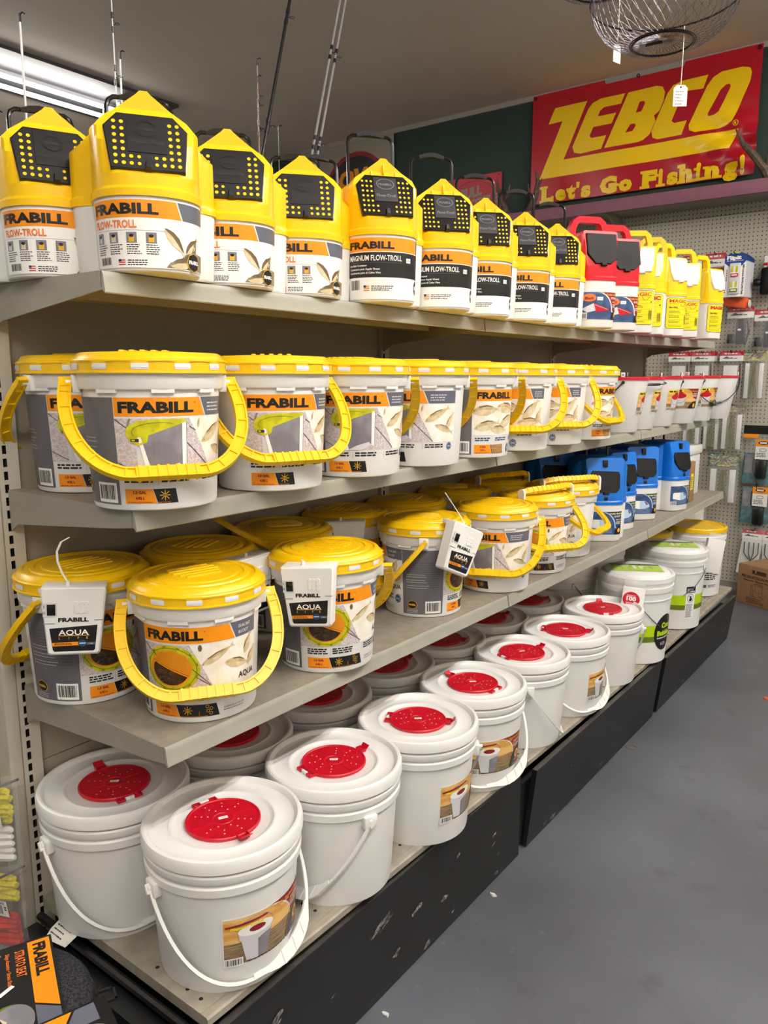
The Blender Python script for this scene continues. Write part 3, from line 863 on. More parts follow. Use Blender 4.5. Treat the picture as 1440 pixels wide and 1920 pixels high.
def bait_bucket(name, x, y, k, face, swing, lab, label, group, hm='b_h37', strap=None):
    t = thing(name, label, 'bucket', (x, y, zs(k, y) + 0.0005), face, group)
    put('bucket_body', ME['b_body'], t); 
    ld = put('lid', ME['b_lid'], t, rot=(0, 0, R(random.uniform(0, 360))))
    for i in range(12): put('clip_tab', ME['b_tab'], ld, rot=(0, 0, R(i * 30)))
    put('label', ME[lab], t)
    for e in (0, 180): put('hinge_ear', ME['b_ears'], t, rot=(0, 0, R(swing - face + e)))
    put('handle', ME[hm], t, rot=(0, 0, R(swing - face)))
    if strap is not None: put('lid_strap', ME['b_strap'], t, rot=(0, 0, R(strap - face)))
    return t
G2 = 'yellow-lidded bait buckets on the second shelf'
for a in (
    (0.1075, 0.1315, -12, -178, 'l_foam', 'yellow-lidded bait bucket at the back left corner of the second shelf, cut by its neighbour'),
    (0.372, 0.085, -8, -27, 'l_foam', 'nearest yellow-lidded bucket on the second shelf, its big yellow handle hanging in front'),
    (0.375, 0.362, -9, -20, 'l_foam2', 'second big yellow-lidded bucket along the shelf edge, cutaway picture crossed by its hanging handle'),
    (0.376, 0.630, -26, 129, 'l_foam', 'third bucket along the second shelf edge, cutaway picture uncovered, neighbour handle over its left side'),
    (0.376, 0.890, -63, 129, 'l_foam2', 'fourth bucket along the second shelf edge, cutaway picture in full with no handle in front'),
    (0.376, 1.150, 3, 120, 'l_fish', 'bucket turned so its plain grey barcode panel faces out, above the shelf joint'),
    (0.376, 1.405, -72, -52, 'l_fish2', 'fish-picture bucket just past the grey-panelled one, straight grip hanging low'),
    (0.376, 1.665, -69, -45, 'l_fish', 'second fish-picture bucket from the far end, handle slung in a deep loop'),
    (0.376, 1.925, 11, -2, 'l_fish2', 'last yellow-lidded bucket before the red-rimmed pails, handle slanting across it')):
    bait_bucket('bait_bucket', a[0], a[1], 2, a[2], a[3], a[4], a[5], G2)
G3 = 'yellow-lidded bait buckets on the third shelf'
for a in (
    (0.125, 0.083, 21, -160, 'l_dual', 'yellow-lidded bucket at the left end of the third shelf, aerator box clipped over its front', 'b_h37', None),
    (0.366, 0.171, -37, -34, 'l_dual', 'nearest yellow-lidded bucket on the third shelf, worm picture above the hanging handle', 'b_h37', None),
    (0.165, 0.343, -10, 150, 'l_dual', 'shaded yellow-lidded bucket behind the nearest one on the third shelf', 'b_h37', None),
    (0.130, 0.640, -10, -130, 'l_dual', 'shaded back-row bucket whose yellow handle sticks up toward the left', 'b_hup', None),
    (0.395, 0.504, -18, 131, 'l_dual', 'front-row bucket in the middle of the third shelf, aerator box on its left face', 'b_h37', None),
    (0.100, 0.930, -25, 120, 'l_dual', 'back-row bucket half hidden behind the front-row aerator bucket, aerator on it', 'b_h37', None),
    (0.344, 0.966, 34, -146, 'l_dual2', 'bucket with its grey barcode panel facing out and handle swung left, by the shelf joint', 'b_h37', None),
    (0.115, 1.205, -25, 120, 'l_dual', 'dark back-row bucket behind the grey-panelled one on the third shelf', 'b_h37', None),
    (0.380, 1.300, -60, -66, 'l_foam', 'bucket just past the third shelf joint with fish picture and level hanging handle', 'b_h37', None),
    (0.377, 1.577, -39, -34, 'l_dual', 'second bucket past the third shelf joint, strap with white ends over its lid', 'b_h24', 165),
    (0.350, 1.850, -98, 4, 'l_dualn', 'last yellow-lidded bucket before the blue containers, mostly plain white side', 'b_h24', 150),
    (0.110, 1.500, -30, 120, 'l_dual', 'dark back-row bucket under the second shelf lip, lid only in view', 'b_h37', None),
    (0.105, 1.790, -30, 120, 'l_dual', 'back-row bucket with white strap ends, beside the blue containers', 'b_h37', 160)):
    bait_bucket('bait_bucket', a[0], a[1], 3, a[2], a[3], a[4], a[5], G3, a[6], a[7])

# ---------------------------------------------------------------- clip-on aerators
def aerator_body():
    g = G()
    front = [(-0.061, 0.028), (0.061, 0.028), (0.063, 0.022), (0.0505, -0.108), (0.046, -0.112), (-0.046, -0.112), (-0.0505, -0.108), (-0.063, 0.022)]
    g.loft([[(0.0, y, z) for y, z in front], [(0.034, y, z) for y, z in front], [(0.0385, y * .95, z * .96) for y, z in front]], 'white')
    g.rbox(-0.02, 0.036, -0.0625, 0.0625, 0.016, 0.031, 'white', 0.004)
    g.box(0.0384, 0.0392, -0.058, -0.036, -0.0445, -0.043, 'photo_grey'); g.box(0.0384, 0.0392, 0.04, 0.057, -0.0385, -0.037, 'photo_grey')
    for a in range(3):
        for b in range(3): g.lathe([(0.0058, 0), (0.005, 0.0015), (0, 0.002)], 'white', 10, Matrix.Translation((0.0383, 0.006 + a * 0.0095, -0.002 - b * 0.0085)) @ Matrix.Rotation(PI / 2, 4, 'Y'))
    g.lathe([(0.004, 0), (0.004, 0.009), (0, 0.0095)], 'white', 10, Matrix.Translation((0.018, -0.012, 0.031)))
    return g
def aerator_label():
    f = Flat()
    f.poly([(-0.046, -0.054), (0.046, -0.048), (0.046, -0.05), (0.041, -0.1), (0.038, -0.103), (-0.037, -0.103), (-0.04, -0.1), (-0.046, -0.056)], 'dark_print', 0)
    f.text('FRABILL', 0.0, -0.0405, 0.0095, 'dark_print', 1, w=0.058, bold=0.045, al='c')
    f.text('AQUA', 0.0, -0.0685, 0.012, 'white_print', 2, w=0.058, bold=0.02, al='c')
    f.rect(-0.028, -0.0702, 0.03, -0.0688, 'gold', 3)
    for c, x in zip('LIFE', (-0.027, -0.009, 0.009, 0.026)): f.text(c, x, -0.077, 0.005, 'gold', 2, bold=0.02, al='c')
    f.poly([(-0.042, -0.084), (0.012, -0.083), (0.01, -0.0905), (-0.0405, -0.0915)], 'orange', 2)
    f.lines(-0.037, -0.0868, 0.035, 2, 0.0026, 0.0014, 'dark_print', 3, 2, 0.1)
    f.ell(0.017, -0.086, 0.0085, 0.0075, 'navy', 3, 16); f.rect(0.011, -0.0875, 0.023, -0.0848, 'sky_print', 4)
    f.rect(0.0255, -0.09, 0.042, -0.0845, 'slate', 2); f.text('1 GAL', 0.0335, -0.0885, 0.0024, 'white_print', 3, al='c')
    return f.mesh('label', plane_map((0.0386, 0, 0), (0, 1, 0), (0, 0, 1)))
def switch():
    g = G().box(0.0382, 0.0396, -0.058, -0.031, -0.029, 0.0, 'pale_grey')
    g.box(0.0396, 0.0404, -0.05, -0.034, -0.026, -0.003, 'black'); g.add([(0.0405, -0.048, -0.024), (0.0405, -0.036, -0.024), (0.0425, -0.036, -0.0145), (0.0425, -0.048, -0.0145), (0.0408, -0.036, -0.005), (0.0408, -0.048, -0.005)],
        [(0, 1, 2, 3), (3, 2, 4, 5)], 'black_gloss')
    g.add([(0.0398, -0.0562, -0.011), (0.0398, -0.0552, -0.011), (0.0398, -0.0552, -0.005), (0.0398, -0.0562, -0.005)], [(0, 1, 2, 3)], 'dark_print')
    vs = [];
    for i in range(12): a = i * PI / 6; vs += [(0.0398, -0.0555 + 0.0024 * math.cos(a), -0.0205 + 0.0024 * math.sin(a)), (0.0398, -0.0555 + 0.0015 * math.cos(a), -0.0205 + 0.0015 * math.sin(a))]
    g.add(vs, [(2 * i, (2 * i + 2) % 24, (2 * i + 3) % 24, 2 * i + 1) for i in range(12)], 'dark_print')
    return g
ME['a_body'] = aerator_body().mesh('aerator_case'); ME['a_label'] = aerator_label(); ME['a_switch'] = switch().mesh('rocker_switch')
def aerator(bx, by, ang, label, tilt=0, tie=None, k=3, dz=0.0, lean=0, out=0.0):
    a = R(ang); r = 0.128 + out
    t = thing('aerator', label, 'aerator', (bx + r * math.cos(a), by + r * math.sin(a), zs(k, by) + 0.221 + dz), ang, 'clip-on aerator boxes')
    t.rotation_euler = (R(tilt), R(lean), a); t.scale = (0.88, 0.88, 0.88)
    put('aerator_case', ME['a_body'], t); put('label', ME['a_label'], t); put('rocker_switch', ME['a_switch'], t)
    if tie:
        put('cable_tie', G().ribbon([(0.018 + p[0], -0.012 + p[1], 0.037 + p[2]) for p in tie], (0.3, 1, 0), 0.0045, 0.0015, 'tag'), t)
aerator(0.125, 0.083, -38, 'white aerator box with black label on the leftmost third-shelf bucket, loose tie curling up', -3, [(0, 0, 0), (-0.004, -0.012, 0.02), (-0.006, -0.02, 0.042), (-0.004, -0.021, 0.064), (0.0, -0.012, 0.085), (0.004, 0.004, 0.095)])
aerator(0.165, 0.343, 6, 'white aerator box behind the nearest third-shelf bucket, only its side and top showing')
aerator(0.395, 0.504, -62, 'white aerator box with black label on the middle front-row bucket', 3, [(0, 0, 0), (0, -0.002, 0.008)])
aerator(0.100, 0.930, -52, 'white aerator box with black switch in the back row, under the shelf above', 0)
aerator(0.344, 0.966, -14, 'tilted white aerator box hanging askew from the grey-panelled bucket, tie pointing up left', -24, [(0, 0, 0), (-0.004, -0.03, 0.02), (-0.008, -0.065, 0.04), (-0.01, -0.1, 0.058)], dz=0.004, out=0.006)
# ================================================================ WHITE BUCKETS WITH RED HATCHES
WR0, WR1, WZ0, WZ1 = 0.1275, 0.1405, 0.006, 0.205
def white_body(h=0.252, z1=0.205, r0=0.1275, r1=0.1405, n=60):
    g = G().lathe([(0, 0.004), (r0 - 0.012, 0.004), (r0 - 0.008, 0), (r0 - 0.004, 0), (r0 - 0.001, 0.002), (r0, 0.006), (r1, z1 - 0.001), (r1 + 0.0055, z1), (r1 + 0.007, z1 + 0.002), (r1 + 0.0078, z1 + 0.0165), (r1 + 0.0055, z1 + 0.0195),
                   (r1 + 0.001, z1 + 0.0205), (r1 + 0.001, z1 + 0.0235), (r1 + 0.0065, z1 + 0.0245), (r1 + 0.0078, z1 + 0.0265), (r1 + 0.0082, h - 0.009), (r1 + 0.006, h - 0.006), (r1 + 0.001, h - 0.005), (r1 + 0.001, h), (r1 - 0.004, h)], 'white_pail', n)
    return g
def white_lid(h=0.252, r=0.152, well=True):
    p = [(r - 0.0105, h - 0.0005), (r - 0.001, h - 0.0005), (r, h + 0.001), (r, h + 0.018), (r - 0.0025, h + 0.0235), (r - 0.006, h + 0.0255), (r - 0.010, h + 0.0252), (r - 0.0135, h + 0.022), (r - 0.0165, h + 0.0165), (r - 0.020, h + 0.015)]
    if well:
        p += [(0.104, h + 0.0155), (0.1005, h + 0.0175), (0.097, h + 0.0172), (0.0925, h + 0.0135), (0.088, h + 0.012), (0, h + 0.012)]
    else:
        p += [(0.0, h + 0.0155)]
    return G().lathe(p, 'white_pail', 64)
def hatch(h=0.252):
    z = h + 0.0121
    g = G().lathe([(0.0, z), (0.0705, z), (0.0715, z + 0.001), (0.0715, z + 0.0055), (0.0700, z + 0.0072), (0.0672, z + 0.0072), (0.0655, z + 0.0058), (0.0215, z + 0.0058), (0.0205, z + 0.0066), (0.0185, z + 0.0066), (0.0178, z + 0.0058), (0, z + 0.0058)], 'red', 48)
    for a in (90, 270):
        M = Matrix.Rotation(R(a), 4, 'Z'); g.box(0.021, 0.064, -0.0008, 0.0008, z + 0.0055, z + 0.0068, 'red', M)
    # drain holes
    rr = random.Random(2)
    for r_, n_ in ((0.030, 8), (0.042, 10), (0.054, 10)):
        for i in range(n_):
            a = 2 * PI * (i + 0.3 * (n_ == 10)) / n_
            if abs(math.cos(a)) < 0.13: continue
            c = Vector((r_ * math.cos(a), r_ * math.sin(a), z + 0.0062))
            g.add([c + Vector((0.0015 * math.cos(q), 0.0015 * math.sin(q), 0)) for q in [j * PI / 3 for j in range(6)]], [(0, 1, 2, 3, 4, 5)], 'white_pail')
    return g
def hatch_tab(h=0.252):
    z = h + 0.0121; g = G()
    g.box(0.069, 0.083, -0.0105, 0.0105, z + 0.003, z + 0.0052, 'red')
    g.add([(0.083, -0.0105, z + 0.0052), (0.083, 0.0105, z + 0.0052), (0.0915, 0.0105, z + 0.0155), (0.0915, -0.0105, z + 0.0155), (0.0805, -0.0105, z + 0.003), (0.0805, 0.0105, z + 0.003), (0.0935, 0.0105, z + 0.0145), (0.0935, -0.0105, z + 0.0145)],
          [(0, 1, 2, 3), (4, 7, 6, 5), (0, 3, 7, 4), (1, 5, 6, 2), (2, 6, 7, 3), (0, 4, 5, 1)], 'red')
    for s in (-1, 1): g.box(0.07, 0.0838, min(s * 0.0092, s * 0.0105), max(s * 0.0092, s * 0.0105), z + 0.005, z + 0.010, 'red')
    return g
def hatch_hinge(h=0.252):
    z = h + 0.0125; g = G()
    for s in (-1, 1):
        y0, y1 = (0.0095, 0.0255) if s > 0 else (-0.0255, -0.0095)
        g.box(-0.0815, -0.0785, y0, y1, z, z + 0.0055, 'red')
        for y in (y0, y1 - 0.0025): g.box(-0.0785, -0.066, y, y + 0.0025, z, z + 0.0055, 'red')
    g.rbox(-0.0805, -0.0745, -0.0095, 0.0095, z - 0.0005, z + 0.0062, 'white_pail', 0.0015)
    return g
def sticker(h=0.252):
    f = Flat(); f.rect(-0.009, -0.0042, 0.009, 0.0042, 'white_print'); f.text('14.99', 0, -0.0017, 0.0036, 'ink', 1, al='c')
    return f.mesh('price_sticker', plane_map((0, 0, h + 0.0188), (1, 0, 0), (0, 1, 0)))
def white_ears(r=0.1485, z=0.198):
    g = G()
    for s in (1,):
        g.rbox(-0.016, 0.016, min(s * (r - 0.010), s * (r + 0.006)), max(s * (r - 0.010), s * (r + 0.006)), z - 0.016, z + 0.012, 'white_pail', 0.0025)
        g.tube([(0, s * (r + 0.004), z), (0, s * (r + 0.011), z)], 0.006, 'white_pail', 10)
    return g
def white_bail(tau=36, b=0.222, hw=0.155, z=0.198, up_=False):
    t = R(tau); bd = Vector((math.sin(t), 0, (1 if up_ else -1) * math.cos(t))); ax = Vector((0, 1, 0)); n = ax.cross(bd); O = Vector((0, 0, z))
    P = []
    for i in range(33):
        a = PI * i / 32; c = math.cos(a); s_ = math.sin(a)
        P.append(O + ax * hw * (abs(c) ** 0.8 * (1 if c >= 0 else -1)) * (1 + 0.02 * s_) + bd * b * (s_ ** 0.85))
    g = G()
    w = [0.0045] * 33; th = [0.0062] * 33
    g.ribbon(P, n, w, th, 'white_pail')
    # widened grip
    seg = P[7:18]
    q = [0.0098, 0.015, 0.026, 0.03, 0.031, 0.031, 0.031, 0.03, 0.026, 0.015, 0.0098]
    g.ribbon([p - bd * 0.003 for p in seg], n, 0.007, [v * .78 for v in q], 'white_pail')
    for i in (3, 5, 7): g.ribbon([seg[i] - ax * 0.0015 - bd * .003, seg[i] + ax * 0.0015 - bd * .003], n, 0.0105, 0.024, 'white_pail')
    for s in (P[0], P[-1]): g.ribbon([s - bd * 0.008, s + bd * 0.01], n, 0.007, 0.015, 'white_pail')
    return g
def white_label():
    f = Flat(); x0, x1, y0, y1 = -0.093, 0.093, 0.058, 0.155
    f.rect(x0 - 0.0012, y0 - 0.0012, x1 + 0.0012, y1 + 0.0012, 'white_print', 0)
    f.rect(x0, y0, x1, y1 - 0.002, 'plank_print', 1); f.rect(x0, y0 + 0.045, x1, y1 - 0.002, 'sunset', 2)
    for i in range(7): f.line(x0, y0 + 0.006 + i * 0.006, 0.03 + i * 0.002, y0 + 0.008 + i * 0.0062, 0.0006, 'card_print', 2)
    # red wedge and dark emblem on the right
    wedge = [(x1, y1), (-0.01, y1)] + [(-0.01 + 0.066 * math.sin(R(a)), y1 - 0.052 * (1 - math.cos(R(a)))) for a in range(10, 91, 10)] + [(x1, 0.105)]
    f.poly([(a - 0.002, b - 0.0025) for a, b in wedge], 'cream_print', 3); f.poly(wedge, 'maroon', 4)
    em = [(x1, y0)] + [(x1 - 0.052 + 0.052 * (1 - math.cos(R(a))), y0 + 0.062 * math.sin(R(a))) for a in range(0, 91, 10)]
    f.poly([(a - 0.0012, b + 0.001) for a, b in em], 'gold', 5); f.poly(em, 'dark_print', 6)
    f.ell(0.076, 0.091, 0.0115, 0.0125, 'gold', 7, 18); f.ell(0.076, 0.091, 0.004, 0.008, 'dark_print', 8, 10); f.line(0.07, 0.091, 0.082, 0.096, 0.0015, 'dark_print', 8)
    f.lines(0.064, 0.0715, 0.026, 1, 0.004, 0.004, 'orange_print', 7, 5, 0.0); f.lines(0.056, 0.063, 0.034, 1, 0.003, 0.0016, 'pale_grey', 7, 6, 0.0)
    f.text('3.5 Gal. Insulated Bucket', 0.0035, 0.1445, 0.0068, 'gold', 7, w=0.084, bold=0.03, sh=0.25)
    f.lines(0.02, 0.1405, 0.035, 1, .003, .0014, 'white_print', 6, 2); f.text('Features', 0.047, 0.128, 0.0048, 'gold', 7, bold=0.03, sh=0.2)
    f.lines(0.053, 0.1355, 0.034, 2, 0.0032, 0.0014, 'white_print', 6, 8); f.lines(0.05, 0.1235, 0.038, 3, 0.0032, 0.0014, 'white_print', 6, 4)
    # pictured bucket
    f.poly([(-0.062, 0.108), (-0.053, 0.063), (-0.036, 0.0605), (-0.012, 0.0625), (-0.002, 0.112)], 'pale_grey', 4)
    f.poly([(-0.03, 0.0615), (-0.012, 0.0625), (-0.002, 0.112), (-0.03, 0.1)], 'photo_grey', 5)
    f.poly([(-0.067, 0.122), (-0.064, 0.107), (-0.035, 0.102), (-0.004, 0.109), (0.001, 0.124)], 'pale_grey', 6)
    f.ell(-0.033, 0.1245, 0.0345, 0.0125, 'white_print', 7, 24); f.ell(-0.031, 0.125, 0.016, 0.0062, 'maroon', 8, 20)
    f.ring(-0.033, 0.124, 0.036, 0.026, 0.0009, 'photo_grey', 6, 20, 10, 170)
    f.poly([(x0 + 0.003, 0.141), (-0.035, 0.145), (-0.01, 0.146), (-0.012, 0.1425), (-0.04, 0.1405), (x0 + 0.004, 0.1365)], 'maroon', 8)
    f.text('Magnum Bucket', -0.081, 0.1325, 0.0056, 'bright_yellow', 9, w=0.062, bold=0.05, sh=0.25)
    f.barcode(x0 - 0.001, y0 - 0.001, x0 + 0.034, y0 + 0.016, 9, 3)
    f.lines(x0 + 0.042, y0 + 0.001, 0.09, 1, 0.003, 0.0022, 'card_print', 5, 1, 0.0)
    return f.mesh('label', wrap(0.135, WR0, WR1, WZ0, WZ1), 0.009)
ME['w_body'] = white_body().mesh('bucket_body'); ME['w_lid'] = white_lid().mesh('lid'); ME['w_hatch'] = hatch().mesh('vent_hatch')
ME['w_tab'] = hatch_tab().mesh('hatch_tab'); ME['w_hinge'] = hatch_hinge().mesh('hatch_hinge'); ME['w_stick'] = sticker()
ME['w_ears'] = white_ears().mesh('bail_ears'); ME['w_bail'] = white_bail().mesh('bail_handle'); ME['w_label'] = white_label()
def white_bucket(x, y, swing, tabdir, lab, label):
    t = thing('bait_bucket_white', label, 'bucket', (x, y, zs(0, y) + 0.0005), 0, 'white buckets with red hatches on the base deck')
    put('bucket_body', ME['w_body'], t); put('lid', ME['w_lid'], t, rot=(0, 0, R(tabdir)))
    h = put('vent_hatch', ME['w_hatch'], t, rot=(0, 0, R(tabdir)), label='red perforated hatch in the lid')
    put('hatch_tab', ME['w_tab'], h); put('hatch_hinge', ME['w_hinge'], h); put('price_sticker', ME['w_stick'], h, rot=(0, 0, R(70 + random.uniform(-15, 15) - tabdir - 20)))
    for e in (0, 180): put('bail_ear', ME['w_ears'], t, rot=(0, 0, R(swing + e)))
    put('bail_handle', ME['w_bail'], t, rot=(0, 0, R(swing)))
    if lab is not None: put('label', ME['w_label'], t, rot=(0, 0, R(lab)))
for a in (
    (0.440, 0.149, -10, -13, -4, 'nearest white bucket at the front left corner of the base deck, with picture label'),
    (0.157, 0.103, -6, 168, None, 'white bucket at the back left corner of the base deck, hatch tab pointing backward'),
    (0.450, 0.461, -109, 77, None, 'second white bucket along the base edge, bail slanting down its left side'),
    (0.471, 0.760, 124, 26, 8, 'third white bucket along the base edge, label just turning out of view on its right'),
    (0.449, 1.066, -30, 176, -26, 'fourth white bucket along the base edge, picture label and bail over the deck joint'),
    (0.438, 1.390, 36, 70, None, 'fifth white bucket along the base edge, plain side toward the aisle'),
    (0.450, 1.695, -17, 23, 10, 'sixth white bucket along the base edge, bail hanging forward past a sliver of label'),
    (0.448, 2.040, 111, 121, None, 'last red-hatched bucket in the front row, beside the lime-striped bucket'),
    (0.160, 0.415, 130, 75, None, 'back-row white bucket just behind the corner of the third shelf'),
    (0.160, 0.725, 130, 70, None, 'second back-row white bucket, half in the shade of the third shelf'),
    (0.160, 1.035, 120, 65, None, 'third back-row white bucket, behind the fourth front-row one'),
    (0.160, 1.345, 120, 20, None, 'fourth back-row white bucket, a narrow red crescent of hatch in view'),
    (0.160, 1.655, 120, 60, None, 'fifth back-row white bucket, deep in the shade'),
    (0.160, 1.965, 120, 40, None, 'farthest back-row white bucket with a red hatch')):
    white_bucket(*a)

# ---------------------------------------------------------------- tall buckets at the far end of the base deck
def tall_body():
    r1 = 0.1455; r0 = 0.131
    return G().lathe([(0, 0.004), (r0 - 0.01, 0.004), (r0 - 0.006, 0), (r0, 0.004), (r1 - 0.003, 0.262), (r1, 0.2635), (r1, 0.268), (r1 - 0.002, 0.270), (r1 - .001, 0.296), (r1 + 0.004, 0.298), (r1 + 0.005, 0.318), (r1 + 0.001, 0.320), (r1, 0.328), (r1 + 0.003, 0.330), (r1 + 0.003, 0.337), (r1 - 0.004, 0.338)], 'white_pail', 56)
def tall_lid(mt, seat=True):
    h = 0.337; r = 0.152
    p = [(r - 0.004, h), (r, h + 0.001), (r, h + 0.020), (r - 0.004, h + 0.025), (r - 0.011, h + 0.025), (r - 0.015, h + 0.018)]
    if seat: p += [(0.135, h + 0.018), (0.130, h + 0.028), (0.122, h + 0.033), (0, h + 0.034)]
    else: p += [(0.125, h + 0.018), (0.122, h + 0.021), (0.11, h + 0.021), (0.107, h + 0.0185), (0.0, h + 0.0185)]
    return G().lathe(p, mt, 56)
def stripe_label(kind):
    f = Flat(); W2 = 0.17
    f.rect(-0.36, 0.118, 0.36, 0.165, 'lime_green', 0); f.rect(-0.36, 0.095, 0.36, 0.118, 'olive_green', 0)
    f.ell(0, 0.13, 0.062, 0.076, 'dark_print', 1, 32)
    f.text('Cool', 0.004, 0.148, 0.026, 'lime_green', 3, w=0.058, bold=0.06, al='c'); f.text('Bubbles', 0.0, 0.117, 0.024, 'lime_green', 3, w=0.094, bold=0.06, al='c')
    f.text('Insulated Bait Bucket', 0, 0.105, 0.0075, 'white_print', 3, w=0.09, al='c', bold=0.02)
    for x, y, s in ((0.02, 0.185, .004), (0.03, 0.194, .0028), (0.012, 0.196, .002), (0.034, 0.18, .0022)): f.ring(x, y, s, s, s * .35, 'white_print', 2, 12)
    f.ring(0, 0.082, 0.012, 0.007, 0.0016, 'white_print', 2, 18); f.poly([(-0.011, 0.082), (-0.02, 0.089), (-0.02, 0.075)], 'white_print', 2); f.ell(-0.014, 0.082, 0.003, 0.003, 'dark_print', 3, 8); f.ell(0.004, 0.083, 0.0016, 0.0016, 'white_print', 3, 8)
    for i in range(3): f.line(0.0 + i * .003 - .004, 0.079, 0.0 + i * .003 - .004, 0.085, 0.0008, 'white_print', 3)
    # warning panel
    x = 0.20
    f.rect(x - 0.024, 0.055, x + 0.024, 0.205, 'white_print', 1); f.rect(x - 0.024, 0.175, x + 0.024, 0.205, 'dark_print', 2)
    f.text('WARNING', x, 0.178, 0.007, 'white_print', 3, al='c', bold=0.04); f.lines(x - 0.02, 0.193, 0.04, 2, 0.006, 0.003, 'pale_grey', 3, 2)
    f.ring(x, 0.15, 0.017, 0.02, 0.0018, 'dark_print', 2, 20); f.ell(x, 0.157, 0.004, 0.0045, 'dark_print', 3, 10); f.poly([(x - .008, 0.138), (x + .004, 0.137), (x + .009, 0.148), (x, 0.154), (x - .006, .148)], 'dark_print', 3); f.line(x - .012, .163, x + .012, .137, .0016, 'dark_print', 4)
    f.lines(x - 0.02, 0.12, 0.036, 14, 0.0046, 0.0022, 'dark_print', 2, 7)
    return f.mesh('label', wrap(0.139, 0.1312, 0.1425, 0.004, 0.262), 0.01)
def lid_card():
    f = Flat(); f.rect(-0.062, -0.1, 0.062, 0.1, 'lime_green'); f.rect(-0.062, -0.1, -0.042, 0.1, 'dark_print', 1)
    f.text('Cool', -0.005, 0.012, 0.02, 'white_print', 2, w=0.04, bold=0.06, al='c', rot=0); f.text('Bubbles', -0.005, -0.014, 0.018, 'white_print', 2, w=0.062, bold=0.06, al='c')
    f.ring(0.01, 0.0, 0.04, 0.035, 0.002, 'olive_green', 1, 24); f.lines(-0.03, 0.06, 0.06, 2, 0.008, 0.003, 'olive_green', 1, 3); f.lines(-0.03, -0.06, 0.06, 2, 0.008, 0.003, 'olive_green', 1, 4)
    return f.mesh('lid_label', plane_map((0, 0, 0.3712), (1, 0, 0), (0, 1, 0)))
def wire_bail(hw, b, z, tau, mt='wire'):
    t = R(tau); bd = Vector((math.sin(t), 0, -math.cos(t))); O = Vector((0, 0, z))
    g = G().tube([O + Vector((0, hw * math.cos(PI * i / 20), 0)) + bd * b * math.sin(PI * i / 20) for i in range(21)], 0.0018, mt, 6)
    for s in (-1, 1): g.lathe([(0.013, 0), (0.012, 0.004), (0, 0.005)], 'white_pail', 14, Matrix.Translation((0, s * (hw - 0.006), z)) @ Matrix.Rotation(-s * PI / 2, 4, 'X'))
    return g
def wrap_film():
    # crumpled clear film over lid and shoulder
    rr = random.Random(5); n = 56; loops = []
    for r_, z in ((0.149, 0.262), (0.1555, 0.29), (0.1545, 0.335), (0.1555, 0.362), (0.14, 0.374), (0.09, 0.376), (0.03, 0.376)):
        loops.append([((r_ + rr.uniform(0.0005, 0.004)) * math.cos(2 * PI * i / n), (r_ + rr.uniform(0.0005, 0.004)) * math.sin(2 * PI * i / n), z + rr.uniform(-0.002, 0.0025)) for i in range(n)])
    return G().loft(loops, 'clear_bag', False)
ME['t_body'] = tall_body().mesh('bucket_body'); ME['t_lidw'] = tall_lid('white_pail').mesh('lid'); ME['t_lidy'] = tall_lid('yellow', False).mesh('lid')
ME['t_label'] = stripe_label(0); ME['t_card'] = lid_card(); ME['t_bail'] = wire_bail(0.152, 0.2, 0.285, 40).mesh('wire_bail'); ME['t_film'] = wrap_film().mesh('plastic_film')
def cool_bucket(x, y, face, cardrot, label, film=True):
    t = thing('insulated_bucket', label, 'bucket', (x, y, zs(0, y) + 0.0005), face, 'tall lime-striped buckets')
    put('bucket_body', ME['t_body'], t); put('lid', ME['t_lidw'], t); put('label', ME['t_label'], t)
    put('lid_label', ME['t_card'], t, rot=(0, 0, R(cardrot - face))); put('wire_bail', ME['t_bail'], t, rot=(0, 0, R(25)))
    if film: put('plastic_film', ME['t_film'], t)
    return t
cool_bucket(0.462, 2.355, -9, -60, 'nearest tall lime-striped bucket with round black emblem, clear film over its lid')
cool_bucket(0.455, 2.880, -118, -60, 'second tall lime-striped bucket, warning panel facing the aisle')
cool_bucket(0.150, 2.33, 20, -60, 'tall white bucket behind the front ones, in the shade under the third shelf', False)
cool_bucket(0.145, 2.66, 20, -60, 'tall white bucket deepest in the shade of the base deck', False)
# boxed air pumps
def pump_box():
    g = G().rbox(-0.0005, 0.038, -0.042, 0.042, -0.17, 0.0, 'white', 0.002); return g
def pump_print():
    f = Flat()
    f.ell(-0.006, -0.045, 0.032, 0.029, 'red', 1, 28); f.text('100', -0.006, -0.051, 0.016, 'white_print', 2, w=0.036, bold=0.045, al='c')
    f.lines(-0.024, -0.031, 0.036, 2, 0.005, 0.0022, 'white_print', 2, 3); f.lines(-0.024, -0.06, 0.034, 2, 0.005, 0.0022, 'white_print', 2, 4)
    f.rect(-0.03, -0.155, 0.006, -0.075, 'slate', 1); f.text('Air', -0.027, -0.092, 0.008, 'white_print', 3, bold=0.03); f.text('Pump', -0.027, -0.106, 0.008, 'white_print', 3, bold=0.03)
    f.lines(-0.027, -0.12, 0.03, 3, 0.009, 0.005, 'olive_green', 3, 6)
    f.rect(0.006, -0.155, 0.027, -0.07, 'dark_print', 1); f.text('Bubbles', 0.024, -0.15, 0.0155, 'lime_green', 3, w=0.076, bold=0.04, rot=90)
    return f.mesh('box_print', plane_map((0.0382, 0, 0), (0, 1, 0), (0, 0, 1)))
def boxed_pump(x, y, z, ang, tilt, label, printed):
    t = thing('boxed_pump', label, 'box', (x, y, z), ang); t.rotation_euler = (R(tilt), R(-8), R(ang))
    put('carton', pump_box(), t)
    if printed: put('box_print', pump_print(), t)
    g = G().box(0.03, 0.034, -0.04, 0.04, 0.0, 0.03, 'clear'); put('hang_tab', g, t)
    return t
